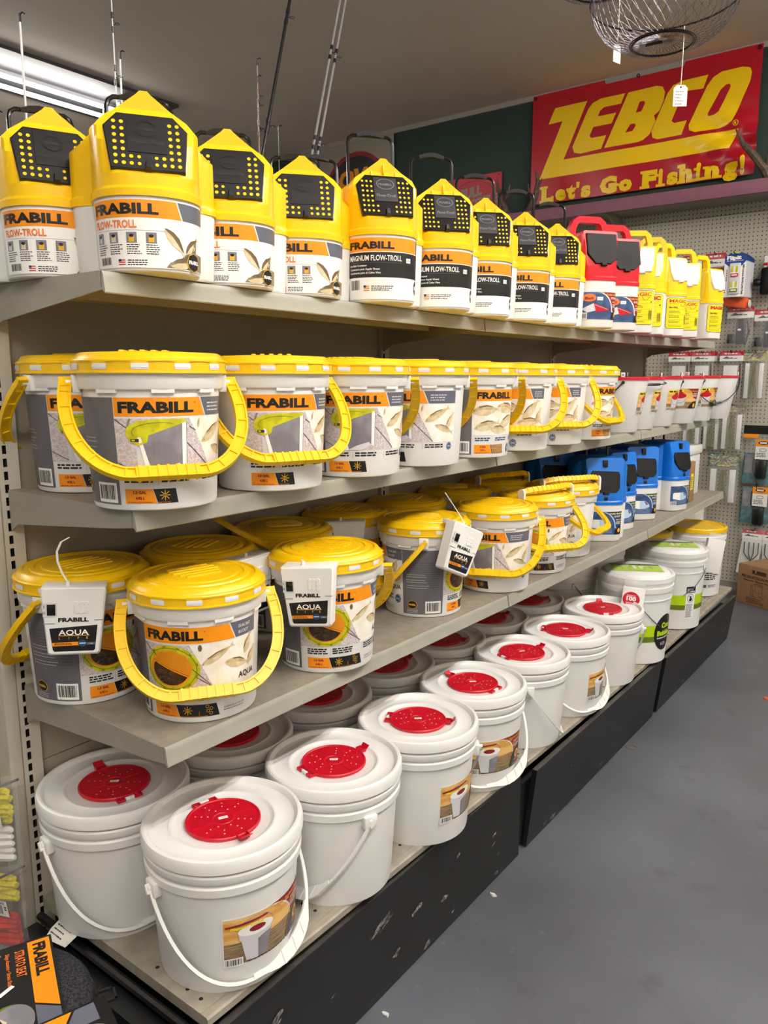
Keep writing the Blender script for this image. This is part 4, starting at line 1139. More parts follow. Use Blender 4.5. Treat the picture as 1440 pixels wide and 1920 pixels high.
a = R(-72); boxed_pump(0.462 + 0.162 * math.cos(a), 2.355 + 0.162 * math.sin(a), zs(0, 2.3) + 0.33, -72, -5, 'white air pump carton with a red disc leaning on the nearest lime-striped bucket', True)
a = R(-38); boxed_pump(0.40 + 0.165 * math.cos(a), 3.42 + 0.165 * math.sin(a), zs(0, 3.4) + 0.325, -60, -10, 'plain white carton leaning on the far yellow-lidded tall bucket', False)
def tall_yellow_label():
    f = Flat()
    f.rect(-0.06, 0.205, 0.06, 0.24, 'bright_yellow', 0); f.text('FRABILL', 0, 0.211, 0.022, 'dark_print', 2, w=0.11, bold=0.045, al='c')
    f.text('AQUA', 0, 0.165, 0.022, 'dark_print', 2, w=0.1, bold=0.02, al='c'); f.rect(-0.05, 0.163, 0.05, 0.166, 'gold', 3); f.text('LIFE', 0, 0.148, 0.011, 'gold', 2, w=0.08, al='c', bold=.02)
    f.lines(-0.055, 0.125, 0.11, 4, 0.011, 0.006, 'dark_print', 1, 3); f.ring(0, 0.14, 0.055, 0.026, 0.002, 'photo_grey', 1, 24); f.rect(-0.05, 0.05, -0.025, 0.065, 'slate', 1); f.lines(-0.015, 0.06, 0.06, 2, 0.008, 0.004, 'slate', 1, 5)
    return f.mesh('label', wrap(0.139, 0.1312, 0.1425, 0.004, 0.262), 0.01)
ME['t_ylabel'] = tall_yellow_label()
for x, y, face, lb in ((0.395, 3.470, -35, 'tall white bucket with yellow lid at the far end of the base deck'), (0.20, 3.19, 40, 'tall yellow-lidded bucket in the back row, lid peeking out under the third shelf')):
    t = thing('aerated_bucket', lb, 'bucket', (x, y, zs(0, y) + 0.0005), face, 'tall yellow-lidded buckets')
    put('bucket_body', ME['t_body'], t); put('lid', ME['t_lidy'], t); put('label', ME['t_ylabel'], t)
    put('wire_bail', ME['t_bail'], t, rot=(0, 0, R(70)))

# ================================================================ SLOPED-DOOR BAIT CONTAINERS
def outline(z, sp):
    # double-lobed plan outline: narrower rounded front lobe, wider rear body
    N = 72; out = []
    fr_, fc, hw, dp, bc = sp['fr'], sp['fc'], sp['hw'], sp['dp'], sp['bc']
    k = sp['taper'](z)
    for i in range(N):
        t = 2 * PI * i / N; c, s = math.cos(t), math.sin(t)
        # front lobe (superellipse), ray from origin
        best = 0
        lo, hi = 0.0, 0.4
        for _ in range(26):
            m = (lo + hi) / 2; x, y = m * c, m * s
            inf = (abs(x - fc) / fr_) ** sp['fe'] + (abs(y) / sp['fw']) ** sp['fe'] <= 1
            inb = (abs(x - bc) / dp) ** 3.2 + (abs(y) / hw) ** 3.2 <= 1
            if inf or inb: lo = m
            else: hi = m
        out.append((lo * c * k, lo * s * k))
    return out
def container_meshes(sp):
    r = {}
    bh = sp['bh']
    g = G(); loops = []
    for z in (0.0, 0.002, 0.006, bh * 0.5, bh):
        o = outline(z, sp); sc = 0.955 if z == 0 else 0.985 if z == 0.002 else 1
        loops.append([(x * sc, y * sc, z) for x, y in o])
    g.loft(loops, 'white'); r['body'] = g.mesh('container_body', 28)
    g = G(); loops = []
    zz = sp['levels']
    base = outline(bh, sp)
    for z, sc in [(bh - 0.006, 1.0), (bh - 0.006, 1.03), (bh + 0.005, 1.035), (bh + 0.009, 1.012)] + [(z, 1.0) for z in zz]:
        lp = []
        xf = sp['xf'](z); 
        for x, y in base:
            x, y = x * sc, y * sc
            zt = z
            yr = sp['yr'](z)
            y = max(-yr, min(yr, y)); x = min(x, xf) if z > bh + 0.01 else x
            x = max(x, -sp['xb'](z)) if z > bh + 0.01 else x
            lp.append((x, y, z))
        loops.append(lp)
    g.loft(loops, sp['top']); r['top'] = g.mesh('container_top', 24)
    return r
def door_plane(sp, z0, z1, off=0.0015):
    x0, x1 = sp['xf'](z0), sp['xf'](z1); v = Vector((x1 - x0, 0, z1 - z0)).normalized()
    n = Vector((0, 1, 0)).cross(v)
    return Vector((x0, 0, z0)) + n * off, Vector((0, 1, 0)), v, n
def door_mesh(sp, poly, mt, thick=0.005, z0=None, off=0.0, frame=None):
    z0 = z0 or sp['dz'][0]; o, ux, uy, n = door_plane(sp, z0, sp['dz'][1], off)
    g = G(); g.loft([[o + ux * a + uy * b - n * 0.004 for a, b in poly], [o + ux * a + uy * b + n * thick for a, b in poly], [o + ux * a * .975 + uy * (0.04 + (b - 0.04) * .975) + n * (thick + 0.0012) for a, b in poly]], mt)
    if frame:
        g.loft([[o + ux * a * frame + uy * (0.04 + (b - 0.04) * frame) - n * 0.004 for a, b in poly], [o + ux * a * frame + uy * (0.04 + (b - 0.04) * frame) + n * 0.0015 for a, b in poly]], sp['top'])
    return g, o, ux, uy, n

def lobe_map(sp):
    # map print onto the superellipse front lobe by arc length
    pts = []; N = 240; e = sp['fe']
    for i in range(N + 1):
        t = -PI / 2 + PI * i / N; c, s = math.cos(t), math.sin(t)
        pts.append((sp['fc'] + sp['fr'] * math.copysign(abs(c) ** (2 / e), c), sp['fw'] * math.copysign(abs(s) ** (2 / e), s)))
    cum = [0]
    for a, b in zip(pts, pts[1:]): cum.append(cum[-1] + math.hypot(b[0] - a[0], b[1] - a[1]))
    mid = cum[N // 2]; bh = sp['bh']
    def fn(x, y, d):
        s = x + mid; k = sp['taper'](y)
        s = min(max(s, 1e-6), cum[-1] - 1e-6)
        lo, hi = 0, N
        while hi - lo > 1:
            m = (lo + hi) // 2
            if cum[m] <= s: lo = m
            else: hi = m
        u = (s - cum[lo]) / max(1e-9, cum[lo + 1] - cum[lo]); a, b = pts[lo], pts[lo + 1]
        px, py = a[0] + (b[0] - a[0]) * u, a[1] + (b[1] - a[1]) * u
        tx, ty = b[0] - a[0], b[1] - a[1]; l_ = math.hypot(tx, ty)
        return (px * k + ty / l_ * (d + 0.0006), py * k - tx / l_ * (d + 0.0006), y)
    return fn
# ---- yellow trolling containers
def troll_spec(bh, th, lobe):
    peak = th; sh = th - 0.062
    return dict(bh=bh, fr=lobe, fw=lobe, fe=2.15, fc=0.028, hw=0.121, dp=0.056, bc=-0.044, taper=lambda z: 0.955 + 0.045 * min(1, z / bh), top='yellow_top',
        levels=[bh + 0.0102, bh + 0.028, bh + 0.032, th - 0.085, sh, th - 0.045, th - 0.028, th - 0.016, th - 0.006, th],
        xf=lambda z: 0.2 if z < bh + 0.03 else 0.1 - (z - bh - 0.03) * 0.42 if z < th - 0.028 else 0.1 - (th - 0.058 - bh) * 0.42 + (z - th + 0.028) * 0.1,
        xb=lambda z: 0.2 if z < sh else 0.105 - (z - sh) * 0.15,
        yr=lambda z: 0.2 if z < th - 0.085 else 0.123 - (z - th + 0.085) * 1.35 if z < sh else max(0.006, (th - z) * 1.38 + 0.004), dz=(bh + 0.034, th - 0.03))
HEX = [(-0.058, 0.0), (0.058, 0.0), (0.066, 0.07), (0.044, 0.094), (-0.044, 0.094), (-0.066, 0.07)]
def troll_door(sp, kind):
    H = (sp['dz'][1] - sp['dz'][0]) / 0.094 * 0.98
    poly = [(a, b * H) for a, b in HEX]
    g, o, ux, uy, n = door_mesh(sp, poly, 'black_gloss' if kind else 'black', 0.004, off=0.0)
    def P(a, b, d=0.0056): return o + ux * a + uy * b + n * d
    def dot(a, b, r): g.add([P(a + r * math.cos(q), b + r * math.sin(q)) for q in [i * PI / 5 for i in range(10)]], [tuple(range(10))], 'yellow_top')
    rows = [0.009 + i * 0.0115 for i in range(7)]
    cols = (0.0495, 0.0375) if not kind else (0.052, 0.042, 0.032)
    rad = 0.0033 if not kind else 0.0027
    for i, b in enumerate(rows):
        for s in (-1, 1):
            for c in cols: dot(s * c, b * H, rad)
            if i < 2 and not kind: dot(s * 0.0255, b * H, rad); dot(s * 0.0135, b * H, rad * .9)
            if i < 2 and kind: dot(s * 0.021, b * H, rad)
    # raised centre plate
    x0, y0, y1 = (0.03, 0.028, 0.086) if not kind else (0.026, 0.032, 0.088)
    g.loft([[P(a, b * H, 0.0045) for a, b in ((-x0, y0), (x0, y0), (x0, y1), (-x0, y1))], [P(a, b * H, 0.0064) for a, b in ((-x0, y0), (x0, y0), (x0, y1), (-x0, y1))]], 'black')
    vs = [];
    ra, rb, cy = (0.017, 0.0135, 0.068) if not kind else (0.021, 0.0125, 0.072)
    for i in range(24):
        q = i * PI / 12
        for f_ in (1.0, 0.88): vs.append(P(ra * f_ * math.cos(q), (cy + rb * f_ * math.sin(q)) * H, 0.0074))
    g.add(vs, [(2 * i, (2 * i + 2) % 48, (2 * i + 3) % 48, 2 * i + 1) for i in range(24)], 'slate' if kind else 'black')
    # latch
    g.loft([[P(a, b, 0.004) for a, b in ((-0.006, -0.003), (0.006, -0.003), (0.0045, 0.015), (-0.0045, 0.015))], [P(a, b, 0.013) for a, b in ((-0.004, 0.0), (0.004, 0.0), (0.003, 0.012), (-0.003, 0.012))]], 'black')
    f = Flat(); f.text('FRABILL', 0, (cy - 0.003) * H, 0.006, 'slate' if kind else 'kick', 1, w=ra * 1.5, al='c', bold=0.05); f.text('Flow-Troll', 0, 0.042 * H, 0.0075, 'slate' if kind else 'kick', 1, w=x0 * 1.7, al='c', bold=0.04)
    em = f.mesh('door_lettering', plane_map(P(0, 0, 0.0064), ux, uy))
    return g.mesh('door'), em
def loop_handle(hw, z0, z1, x, lean, mt='black_metal', r=0.0042):
    def P(y, z): return Vector((x + (z - z0) * lean, y, z))
    pts = [P(hw, z0), P(hw, z1 - 0.018), P(hw * .93, z1 - 0.006), P(hw * .78, z1), P(0, z1 + .001), P(-hw * .78, z1), P(-hw * .93, z1 - 0.006), P(-hw, z1 - 0.018), P(-hw, z0)]
    g = G().tube(pts, r, mt, 8)
    # grip bulge
    g.ribbon([P(-hw * .6, z1), P(-hw * .3, z1 + 0.005), P(0, z1 + 0.007), P(hw * .3, z1 + 0.005), P(hw * .6, z1)], (1, 0, lean), 0.014, [0.007, 0.010, 0.011, 0.010, 0.007], 'black')
    return g
def flow_label(kind, bh, lobe):
    f = Flat(); A = 0.113 if not kind else 0.104; xl = -A
    if not kind:
        f.rect(xl, 0.006, A, 0.111, 'white_print', 0)
        f.poly([(xl, 0.083), (0.050, 0.083), (0.040, 0.110), (xl, 0.110)], 'orange', 1); f.poly([(0.0525, 0.083), (A, 0.083), (A, 0.110), (0.0425, 0.110)], 'slate', 1)
        f.text('FRABILL', xl + 0.006, 0.088, 0.0175, 'dark_print', 3, w=0.118, bold=0.045)
        f.text('FLOW-TROLL', xl + 0.007, 0.067, 0.0125, 'orange_print', 3, w=0.082, bold=0.03)
        f.line(xl + 0.005, 0.0635, 0.03, 0.0635, 0.0005, 'photo_grey', 1)
        for i in range(4):
            x = xl + 0.008 + i * 0.0315; f.rect(x, 0.044, x + 0.017, 0.0605, 'photo_grey', 1); f.rect(x + 0.004, 0.0455, x + 0.013, 0.055, ('pale_grey', 'fish_pale', 'gold', 'gold')[i], 2); f.ell(x + 0.0085, 0.055, 0.004, 0.0025, 'dark_print', 3, 8)
            f.lines(x, 0.0405, 0.025, 5, 0.0034, 0.0014, 'dark_print', 1, i + 3)
        f.barcode(xl + 0.011, 0.0085, xl + 0.043, 0.0245, 1, 6)
        x = xl + 0.055; f.rect(x, 0.010, x + 0.012, 0.019, 'white_print', 1); f.rect(x, 0.0155, x + 0.005, 0.019, 'navy', 3)
        for i in range(3): f.rect(x, 0.010 + i * 0.0034, x + 0.012, 0.0116 + i * 0.0034, 'header_red', 2)
        f.lines(x + 0.016, 0.0165, 0.034, 3, 0.0034, 0.0016, 'dark_print', 1, 8)
        # minnows and moss
        n_before = len(f.p)
        f.poly([(0.035, 0.0075), (A, 0.0075), (A, 0.034), (0.09, 0.036), (0.07, 0.03), (0.058, 0.02), (0.042, 0.016)], 'sand', 1)
        f.fish(0.052, 0.048, 0.055, -48, 2, .3, 'fish_dark'); f.fish(0.088, 0.046, 0.042, 40, 2, .4, 'fish_dark'); f.poly([(0.082, 0.03), (0.098, 0.033), (0.1, 0.062), (0.094, 0.055), (0.088, 0.04)], 'sand', 2); f.fish(0.07, 0.016, 0.06, 8, 2, .3, 'sand')
        f.ell(0.09, 0.02, 0.0175, 0.0155, 'gold', 5, 8); f.ell(0.09, 0.02, 0.016, 0.0142, 'dark_print', 6, 8); f.text('FRABILL', 0.09, 0.017, 0.0065, 'white_print', 7, w=0.027, bold=.05, al='c')
        f.p[n_before:] = [([(a - 0.014 if a < A else a, b) for a, b in vs], fs, m, l) for vs, fs, m, l in f.p[n_before:]]
    else:
        f.rect(xl, 0.006, A, 0.138, 'white_print', 0)
        f.poly([(xl, 0.1085), (0.085, 0.1085), (0.076, 0.1375), (xl, 0.1375)], 'orange', 1); f.poly([(0.0875, 0.1085), (A, 0.1085), (A, 0.1375), (0.0785, 0.1375)], 'slate', 1)
        f.text('FRABILL', xl + 0.008, 0.1135, 0.0165, 'dark_print', 3, w=0.108, bold=0.045)
        f.rect(xl, 0.053, A, 0.1065, 'dark_print', 1)
        f.text('MAGNUM FLOW-TROLL', xl + 0.007, 0.0885, 0.0125, 'white_print', 3, w=0.128, bold=0.02)
        f.line(xl + 0.007, 0.0845, 0.03, 0.0845, 0.0004, 'photo_grey', 2)
        for i, s in enumerate(('Live Bait Container', 'Contenant pour Appât Vivant', 'Continente para el Cebo Vivo')): f.text(s, xl + 0.007, 0.0765 - i * 0.0078, 0.0045, 'white_print', 3, w=(0.047, 0.076, 0.078)[i], bold=0.02)
        f.rect(0.044, 0.086, 0.058, 0.096, 'white_print', 2); f.text('39.99', 0.051, 0.089, 0.0035, 'ink', 3, al='c')
        f.barcode(xl + 0.007, 0.022, xl + 0.037, 0.051, 1, 9)
        x = xl + 0.045; f.rect(x, 0.024, x + 0.014, 0.036, 'white_print', 1); f.rect(x, 0.031, x + 0.006, 0.036, 'navy', 3)
        for i in range(3): f.rect(x, 0.024 + i * 0.0044, x + 0.014, 0.0262 + i * 0.0044, 'amber', 2)
        f.lines(x + 0.018, 0.033, 0.055, 3, 0.0042, 0.0018, 'dark_print', 1, 8)
        f.ell(0.092, 0.035, 0.014, 0.0155, 'dark_print', 1, 20); f.rect(0.08, 0.031, 0.104, 0.039, 'pale_grey', 2)
    return f.mesh('label', lobe_map(sp1 if not kind else sp2), 0.007)

sp1 = troll_spec(0.122, 0.290, 0.087); sp2 = troll_spec(0.150, 0.315, 0.083)
TR = {}
for key, sp, kind in (('a', sp1, 0), ('b', sp2, 1)):
    m = container_meshes(sp); d, em = troll_door(sp, kind)
    TR[key] = dict(body=m['body'], top=m['top'], door=d, em=em, label=flow_label(kind, sp['bh'], sp['fr']),
                   handle=(loop_handle(0.055, sp['bh'] + 0.10, sp['bh'] + 0.195, -0.045, -0.3) if not kind else loop_handle(0.055, sp['bh'] + 0.10, sp['bh'] + 0.245, -0.05, -0.1)).mesh('carry_handle'))
# raised ribs on the gable of the second kind
TR['b']['ribs'] = []
for y in (-0.028, 0.0, 0.028):
    g = G(); z = 0.315 - 0.014 - abs(y) * 0.5; x = sp2['xf'](0.315 - 0.028) + 0.001
    g.rbox(x - 0.01, x + 0.006, y - 0.002, y + 0.002, z - 0.020, z, 'yellow_top', 0.001)
    TR['b']['ribs'].append(g.mesh('gable_rib'))
def troll(kind, x, y, face, label, grp):
    q = TR[kind]; t = thing('bait_container', label, 'bait container', (x, y, zs(1, y) + 0.0005), face, grp)
    put('container_body', q['body'], t); put('container_top', q['top'], t); d = put('door', q['door'], t); put('door_lettering', q['em'], d)
    put('label', q['label'], t); put('carry_handle', q['handle'], t)
    for m_ in q.get('ribs', ()): put('gable_rib', m_, t)
GA, GB = 'yellow gabled containers with white labels', 'yellow gabled containers with black labels'
for a in (('a', 0.124, 0.070, -24, 'leftmost yellow gabled bait container on the top shelf, cut off by the photo edge', GA),
          ('a', 0.325, 0.128, -33, 'largest yellow gabled bait container on the top shelf corner, whole white label in view', GA),
          ('a', 0.290, 0.345, -38, 'third yellow gabled container from the left, its label half hidden by the corner one', GA),
          ('a', 0.283, 0.560, -40, 'fourth yellow gabled container, last with a white label before the black-labelled ones', GA),
          ('b', 0.348, 0.752, -38, 'first yellow container with a black label band, handle standing up behind it', GB),
          ('b', 0.362, 0.985, -42, 'second yellow container with a black label band', GB),
          ('b', 0.348, 1.225, -45, 'third yellow container with a black label band, over the top shelf joint', GB),
          ('b', 0.350, 1.465, -48, 'fourth yellow container with a black label band', GB),
          ('b', 0.350, 1.690, -50, 'last yellow container with a black label band, next to the red ones', GB),
          ('b', 0.120, 0.83, -30, 'yellow container in the back row, only its dark handle showing between the peaks', GB)):
    troll(*a)

# ---- red, blue and yellow jug-like containers
def jug_spec(bh, th, fw, fr, hw, dp, top, slope, z0, flat, rh=0.03):
    return dict(bh=bh, fr=fr, fw=fw, fe=3.2, fc=0.022, hw=hw, dp=dp, bc=-0.035, taper=lambda z: 0.97 + 0.03 * min(1, z / bh), top=top,
        levels=[bh + 0.0102, z0 - 0.004, z0, (z0 + th) / 2, th - rh, th - rh * .75, th - rh * .5, th - rh * .28, th - rh * .12, th - rh * .03, th],
        xf=lambda z: 0.2 if z < z0 - 0.002 else 0.022 + fr * 0.995 - (z - z0) * slope,
        xb=lambda z: 0.2 if z < th - rh else 0.035 + dp - (z - th + rh) * 0.6,
        yr=lambda z: 0.2 if z < th - rh else hw - 0.003 - (1 - math.sqrt(max(0, 1 - ((z - th + rh) / (rh * 1.015)) ** 2))) * (hw - flat), dz=(z0 + 0.004, th - 0.02))
def jug_door(sp, poly, mt, dots, dotmat, holes_r=0.0022, hinge=True):
    g, o, ux, uy, n = door_mesh(sp, poly, mt, 0.005)
    def P(a, b, d=0.0068): return o + ux * a + uy * b + n * d
    for a, b in dots:
        g.add([P(a + holes_r * math.cos(q), b + holes_r * math.sin(q)) for q in [i * PI / 4 for i in range(8)]], [tuple(range(8))], dotmat)
    y0 = min(b for a, b in poly); 
    g.loft([[P(a, b, 0.002) for a, b in ((-0.012, y0 - 0.009), (0.012, y0 - 0.009), (0.012, y0 + 0.003), (-0.012, y0 + 0.003))], [P(a, b, 0.010) for a, b in ((-0.009, y0 - 0.007), (0.009, y0 - 0.007), (0.009, y0 + 0.002), (-0.009, y0 + 0.002))]], mt)
    return g
def molded_handle(hw, z0, z1, x, mt, w=0.022):
    pts = [Vector((x, hw, z0 - 0.012)), Vector((x, hw, z0 + (z1 - z0) * .45)), Vector((x, hw * .86, z0 + (z1 - z0) * .82)), Vector((x, hw * .62, z1)), Vector((x, -hw * .62, z1)), Vector((x, -hw * .86, z0 + (z1 - z0) * .82)), Vector((x, -hw, z0 + (z1 - z0) * .45)), Vector((x, -hw, z0 - 0.012))]
    g = G().ribbon(pts, (1, 0, 0), 0.026, w, mt)
    return g
def trolling_print(kind):
    f = Flat(); w, y0, y1 = 0.073, 0.028, 0.118
    dark = {'red': 'maroon', 'blue': 'lake_blue'}[kind]
    f.rect(-w - .001, y0 - .001, w + .001, y1 + .001, 'white_print', 0)
    f.rect(-w, y0, w, y1, 'lake_blue', 1)
    arc = [(w, y1), (-0.01, y1)] + [(-0.01 + 0.055 * math.sin(R(a)), y1 - 0.062 * (1 - math.cos(R(a)))) for a in range(15, 91, 15)] + [(w, 0.05)]
    f.poly([(a - 0.004, b - 0.002) for a, b in arc], 'cream_print' if kind == 'red' else 'sky_print', 2); f.poly(arc, dark if kind == 'red' else 'navy', 3)
    em = [(w, y0)] + [(w - 0.034 + 0.034 * (1 - math.cos(R(a))), y0 + 0.036 * math.sin(R(a))) for a in range(0, 91, 15)]
    f.poly(em, 'dark_print', 4); f.ell(0.06, 0.044, 0.007, 0.009, 'gold', 5, 12)
    f.text('Trolling Bucket', 0.016, y1 - 0.011, 0.0065, 'gold' if kind == 'red' else 'bright_yellow', 5, w=0.054, bold=0.04, sh=.2)
    f.lines(0.036, y1 - 0.018, 0.034, 2, 0.004, 0.0018, 'white_print', 4, 4); f.lines(0.044, y1 - 0.034, 0.026, 1, 0.004, 0.004, 'gold', 4, 3); f.lines(0.046, y1 - 0.041, 0.024, 3, 0.004, 0.0018, 'white_print', 4, 5)
    if kind == 'red':
        f.ell(-0.045, 0.099, 0.024, 0.013, 'orange_print', 3, 16); f.text('Bait', -0.045, 0.093, 0.010, 'maroon', 4, w=.03, al='c', bold=.05, sh=.2)
        f.rect(-0.018, 0.091, 0.004, 0.102, 'white_print', 5); f.text('24.99', -0.007, .0945, .004, 'ink', 6, al='c')
        f.poly([(-0.07, 0.062), (-0.03, 0.081), (-0.02, 0.057), (-0.05, 0.05)], 'pale_grey', 3); f.poly([(-0.03, 0.082), (0.028, 0.062), (0.03, 0.058), (-0.02, 0.051)], 'red', 4); f.line(-0.028, 0.0765, 0.026, 0.0605, 0.0012, 'fish_pale', 5); f.line(0.028, .06, .034, .07, .0014, 'red', 5)
        f.barcode(-w - .001, y0 - .001, -w + 0.022, y0 + 0.022, 5, 4)
    else:
        f.text('Tuf-', -0.055, 0.107, 0.007, 'navy', 3, bold=.03); f.text('Troll', -0.035, 0.096, 0.0115, 'navy', 3, w=.032, bold=.05)
        f.poly([(-0.062, 0.058), (-0.062, 0.083), (-0.056, 0.087), (-0.02, 0.087), (-0.02, 0.05)], 'white_print', 3); f.poly([(-0.02, 0.05), (-0.02, 0.087), (0.006, 0.086), (0.026, 0.068), (0.026, 0.058), (0.006, 0.052)], 'sky_print', 4); f.poly([(0.0, 0.084), (0.006, 0.0845), (0.02, 0.07), (0.01, 0.068)], 'slate', 5)
        for i in range(5): f.line(-0.06, 0.034 + i * 0.004, 0.03, 0.036 + i * 0.004, 0.0007, 'sky_print', 2)
        f.barcode(-w - .001, y0 - .001, -w + 0.03, y0 + 0.018, 5, 5)
    return f
def magic_print(style):
    f = Flat(); w, y0, y1 = 0.058, 0.03, 0.158
    f.rrect(-w, y0, w, y1, 0.012, 'dark_print', 0); f.rrect(-w + .0018, y0 + .0018, w - .0018, y1 - .0018, 0.0105, 'label_yellow', 1)
    if style: f.text('MAGIC', -0.046, 0.135, 0.016, 'header_red', 3, w=0.092, bold=.06)
    else:
        f.text('MAGIC', -0.046, 0.137, 0.0145, 'header_red', 3, w=0.09, bold=.02); f.text('PRODUCTS', -0.046, 0.130, 0.0045, 'header_red', 3, w=.042); f.text('INC.', 0.03, 0.130, 0.0045, 'header_red', 3)
        f.ring(0.02, 0.138, 0.014, 0.017, 0.0016, 'header_red', 2, 16, 190, 340)
    f.text('PRO-TROLL', -0.046, 0.113, 0.007, 'dark_print', 3, w=.042, bold=.05)
    for y in (0.122, 0.109, 0.088, 0.067, 0.047): f.line(-0.05, y, 0.05, y, .0005, 'dark_print', 2)
    for y in (0.101, 0.081, 0.060): f.lines(-0.046, y, 0.06, 2, .006, .0022, 'dark_print', 2, int(y * 1000))
    f.lines(-0.046, 0.04, 0.07, 1, .006, .0016, 'dark_print', 2, 3); f.bars(0.034, 0.05, 0.05, 0.084, 3, 14, 3); f.lines(.04, .113, .01, 1, .004, .004, 'dark_print', 2, 2)
    return f
sR = jug_spec(0.162, 0.322, 0.070, 0.066, 0.078, 0.062, 'red_jug', 0.26, 0.206, 0.055)
sM = jug_spec(0.170, 0.325, 0.062, 0.066, 0.066, 0.060, 'yellow_jug', 0.30, 0.222, 0.05)
sB = jug_spec(0.150, 0.322, 0.080, 0.080, 0.112, 0.082, 'blue', 0.25, 0.180, 0.052, 0.055)
JD = [(-0.058, 0.034), (-0.022, 0.0), (0.022, 0.0), (0.058, 0.034), (0.058, 0.09), (-0.058, 0.09)]
def grid(poly_w, y0, y1, nx, ny, skip=None):
    o = []
    for i in range(nx):
        for j in range(ny):
            a = -poly_w + 2 * poly_w * i / (nx - 1); b = y0 + (y1 - y0) * j / (ny - 1)
            if skip and skip(a, b): continue
            o.append((a, b))
    return o
JUG = {}
m = container_meshes(sR); JUG['r'] = dict(sp=sR, **m, door=jug_door(sR, [(-0.056, 0.034), (-0.03, 0.0), (0.03, 0.0), (0.056, 0.02), (0.056, 0.104), (-0.056, 0.104)], 'black_matte', grid(0.026, 0.016, 0.06, 6, 5), 'hole', .0018).mesh('door'),
    label=trolling_print('red').mesh('label', lobe_map(sR), 0.006), handle=molded_handle(0.062, 0.312, 0.372, -0.03, 'red_jug').mesh('carry_handle'))
m = container_meshes(sM); ML = [magic_print(k).mesh('label', lobe_map(sM), 0.006) for k in (0, 1)]
JUG['m'] = dict(sp=sM, **m, door=jug_door(sM, [(-0.046, 0.034), (-0.036, 0.0), (0.036, 0.0), (0.046, 0.034), (0.046, 0.094), (-0.046, 0.094)], 'white', grid(0.028, 0.024, 0.07, 6, 5), 'photo_grey', .0012).mesh('door'),
    label=ML[0], handle=molded_handle(0.05, 0.318, 0.385, -0.028, 'yellow_jug', .02).mesh('carry_handle'))
m = container_meshes(sB); JUG['b'] = dict(sp=sB, **m, door=jug_door(sB, [(-0.062, 0.076), (-0.058, 0.046), (-0.034, 0.012), (-0.024, 0.008), (0.036, 0.008), (0.047, 0.014), (0.053, 0.026), (0.055, 0.076), (0.05, 0.088), (-0.05, 0.092)], 'black_matte',
    [(x, 0.081) for x in [-0.052 + i * 0.0135 for i in range(8)]] + [(x, y) for y in (0.017, 0.027) for x in (-0.022, -0.009, 0.004, 0.017, 0.03)] + [(s, y) for y in (0.038, 0.05, 0.061, 0.071) for s in (-0.046 if y > .04 else -.036, 0.046, 0.036)], 'hole', .0024).mesh('door'),
    label=trolling_print('blue').mesh('label', lobe_map(sB), 0.006), handle=loop_handle(0.042, 0.29, 0.385, -0.045, -0.1, 'black', 0.0055).mesh('carry_handle'))
g = G(); x = sB['xf'](0.292) + 0.001; g.rbox(x - 0.012, x + 0.006, -0.009, 0.009, 0.287, 0.314, 'black', 0.002); x2 = sB['xf'](0.181); JUG['b']['clip0'] = g.mesh('top_latch'); g = G(); g.lathe([(0.0085, 0), (0.008, 0.004), (0.004, 0.006), (0, 0.006)], 'black', 12, Matrix.Translation((x2 - 0.001, 0.0, 0.170)) @ Matrix.Rotation(PI / 2, 4, 'Y'))
JUG['b']['clip'] = g.mesh('latch')
def jug(kind, x, y, k, face, label, grp, lab=None, name='bait_jug'):
    q = JUG[kind]; t = thing(name, label, 'bait container', (x, y, zs(k, y) + 0.0005), face, grp)
    put('container_body', q['body'], t); put('container_top', q['top'], t); put('door', q['door'], t); put('label', lab or q['label'], t); put('carry_handle', q['handle'], t)
    if 'clip' in q: put('lower_latch', q['clip'], t); put('top_latch', q['clip0'], t)
GR, GM, GBl = 'red bait containers on the top shelf', 'yellow and white jugs on the top shelf', 'blue bait containers on the third shelf'
jug('r', 0.385, 1.925, 1, -38, 'nearer red and white bait container with a black sloped door', GR)
jug('r', 0.395, 2.125, 1, -40, 'farther red and white bait container, touching the yellow jugs', GR)
for i, (x, y, f_, lb) in enumerate(((0.395, 2.36, -58, 'first yellow and white jug, right beside the red container'), (0.385, 2.555, -72, 'second yellow and white jug, price sticker gap in its bold red lettering'),
        (0.385, 2.75, -30, 'third yellow and white jug, narrow slice of white door in view'), (0.390, 2.985, -56, 'fourth yellow and white jug, its whole perforated door in view'), (0.405, 3.26, -22, 'last yellow and white jug at the far end of the top shelf'))):
    jug('m', x, y, 1, f_, lb, GM, ML[1] if i in (1, 4) else ML[0])
for x, y, f_, lb in ((0.352, 2.185, -52, 'nearest blue and white container, handle of the next yellow bucket touching it'), (0.305, 2.425, -20, 'second blue container, mostly hidden behind the nearest one'),
        (0.315, 2.70, -44, 'third blue container, door partly hidden by its neighbour'), (0.360, 2.995, -18, 'farthest blue container, black handle raised, door turned aside'),
        (0.115, 2.26, -50, 'dark blue container in the back row under the second shelf'), (0.110, 2.56, -50, 'farther back-row blue container with a folded handle')):
    jug('b', x, y, 3, f_, lb, GBl, None, 'trolling_container')

